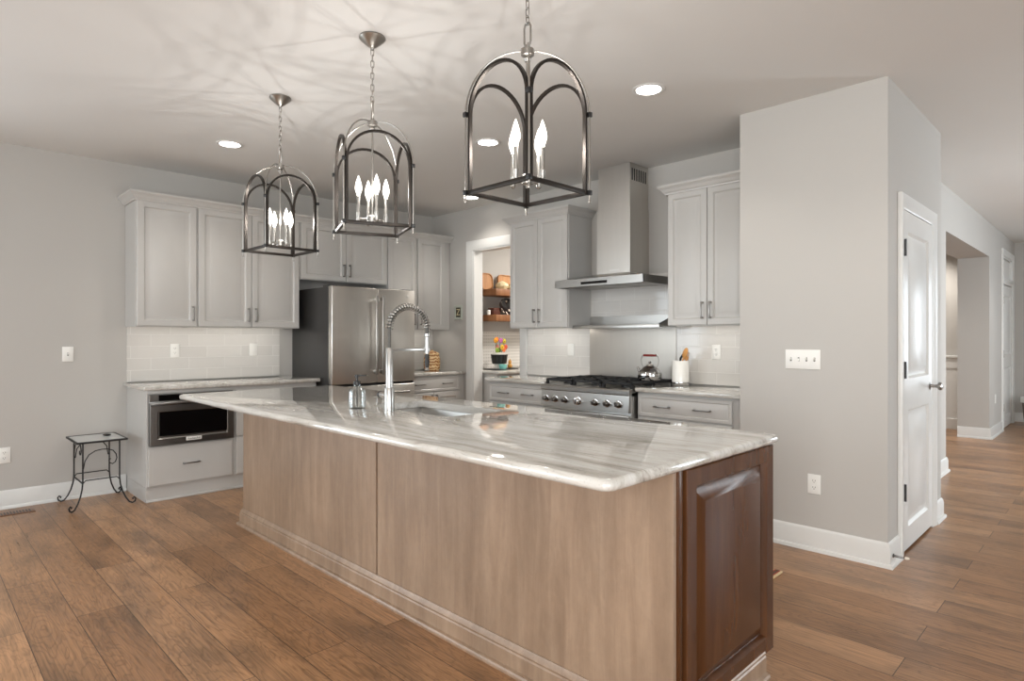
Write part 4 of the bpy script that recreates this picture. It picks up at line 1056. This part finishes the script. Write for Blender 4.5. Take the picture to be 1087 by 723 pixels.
pl = thing('serving_platter', 'dark glossy oval platter propped on the lower pantry shelf', 'platter', (-5.42, 5.30, S2), 0)
m = MB(); rings = []
for f_, d_ in ((.55, 0), (1.0, .030), (.97, .036), (.6, .010), (.05, .010)):
    rings.append([(d_-.25*(.105+.105*f_*math.sin(2*PI*k/28))+.03, .15*f_*math.cos(2*PI*k/28), .108+.105*f_*math.sin(2*PI*k/28)) for k in range(28)])
m.loft(rings)
t = NT('dark_patterned_glaze'); vo = t.new('ShaderNodeTexVoronoi'); vo.inputs['Scale'].default_value = 16; t.l(t.pos(), vo.inputs['Vector'])
t.l(t.ramp(vo.outputs['Distance'], [(.25, srgb(210, 195, 180)), (.32, srgb(40, 32, 30)), (.7, srgb(22, 20, 22))]), t.b.inputs['Base Color']); t.b.inputs['Roughness'].default_value = .15
m.build('dish', t.m, pl)
# tray with pot, flowers and bowls
tr_ = tag(MB().box(-.12, .12, -.18, .18, 0, .010, .004).build('serving_tray', M['black']), 'flat black tray on the pantry worktop', 'tray'); tr_.location = (-5.27, 5.06, .907)
fp = thing('flower_pot', 'black fluted pot of bright flowers on the pantry tray', 'flower pot', (-5.32, 5.085, .917), 0)
MB().lathe([(.001, 0), (.060, 0), (.062, .05), (.05, .06), (.001, .06)], (0,0,0), 28).build('stand', M['ceramic'], fp)
MB().lathe([(.001, .058), (.082, .058), (.098, .165), (.094, .168), (.086, .16), (.001, .15)], (0,0,0), 40, flute=.05, fn=20).build('pot', M['black'], fp)
MB().lathe([(.001, .158), (.094, .158), (.096, .178), (.05, .19), (.001, .192)], (0,0,0), 28).build('moss', M['ceramic'], fp)
cols = [(232, 160, 40), (225, 120, 40), (196, 110, 170), (206, 190, 60), (232, 190, 60), (216, 90, 60), (236, 150, 140), (130, 160, 60), (110, 140, 60), (228, 120, 70)]
pos_ = [(-.075, .335), (-.045, .345), (-.01, .335), (.085, .325), (.02, .255), (.09, .255), (-.03, .255), (-.06, .22), (.0, .215), (.055, .225)]
for (yy, zz_), c_ in zip(pos_, cols):
    xx = random.uniform(-.02, .05)
    f_ = MB()
    for k in range(6):
        a = k*PI/3; f_.sphere((xx+.012, yy+.018*math.cos(a), zz_+.018*math.sin(a)), .015, (.6, 1, 1), 8)
    f_.sphere((xx+.018, yy, zz_), .012, seg=8)
    b = f_.build('flower', plain('petal_%d' % cols.index(c_), srgb(*c_), .6), fp)
    MB().tube([(0, yy*.3, .18), (xx, yy, zz_)], .003, 6).build('stem', plain('stem_green', srgb(90, 120, 60), .6), b)
bw = tag(MB().lathe([(.001, 0), (.04, 0), (.052, .05), (.048, .052), (.036, .01), (.001, .01)], (0,0,0), 24).build('teal_bowl', M['teal']), 'pale teal bowl standing in front of the flower pot', 'bowl'); bw.location = (-5.20, 5.03, .917)
fg = tag(MB().sphere((0,0,.03), .03, (1,1,1), 12).sphere((0,0,.075), .022, (1,1,1.1), 12).lathe([(.001, .09), (.010, .092), (.002, .115), (.0005, .116)], (0,0,0), 10).build('figurine', plain('amber_glaze', srgb(206, 150, 70), .4, var=.2, nscale=60)), 'small amber figurine at the right end of the pantry tray', 'figurine'); fg.location = (-5.22, 5.165, .917)
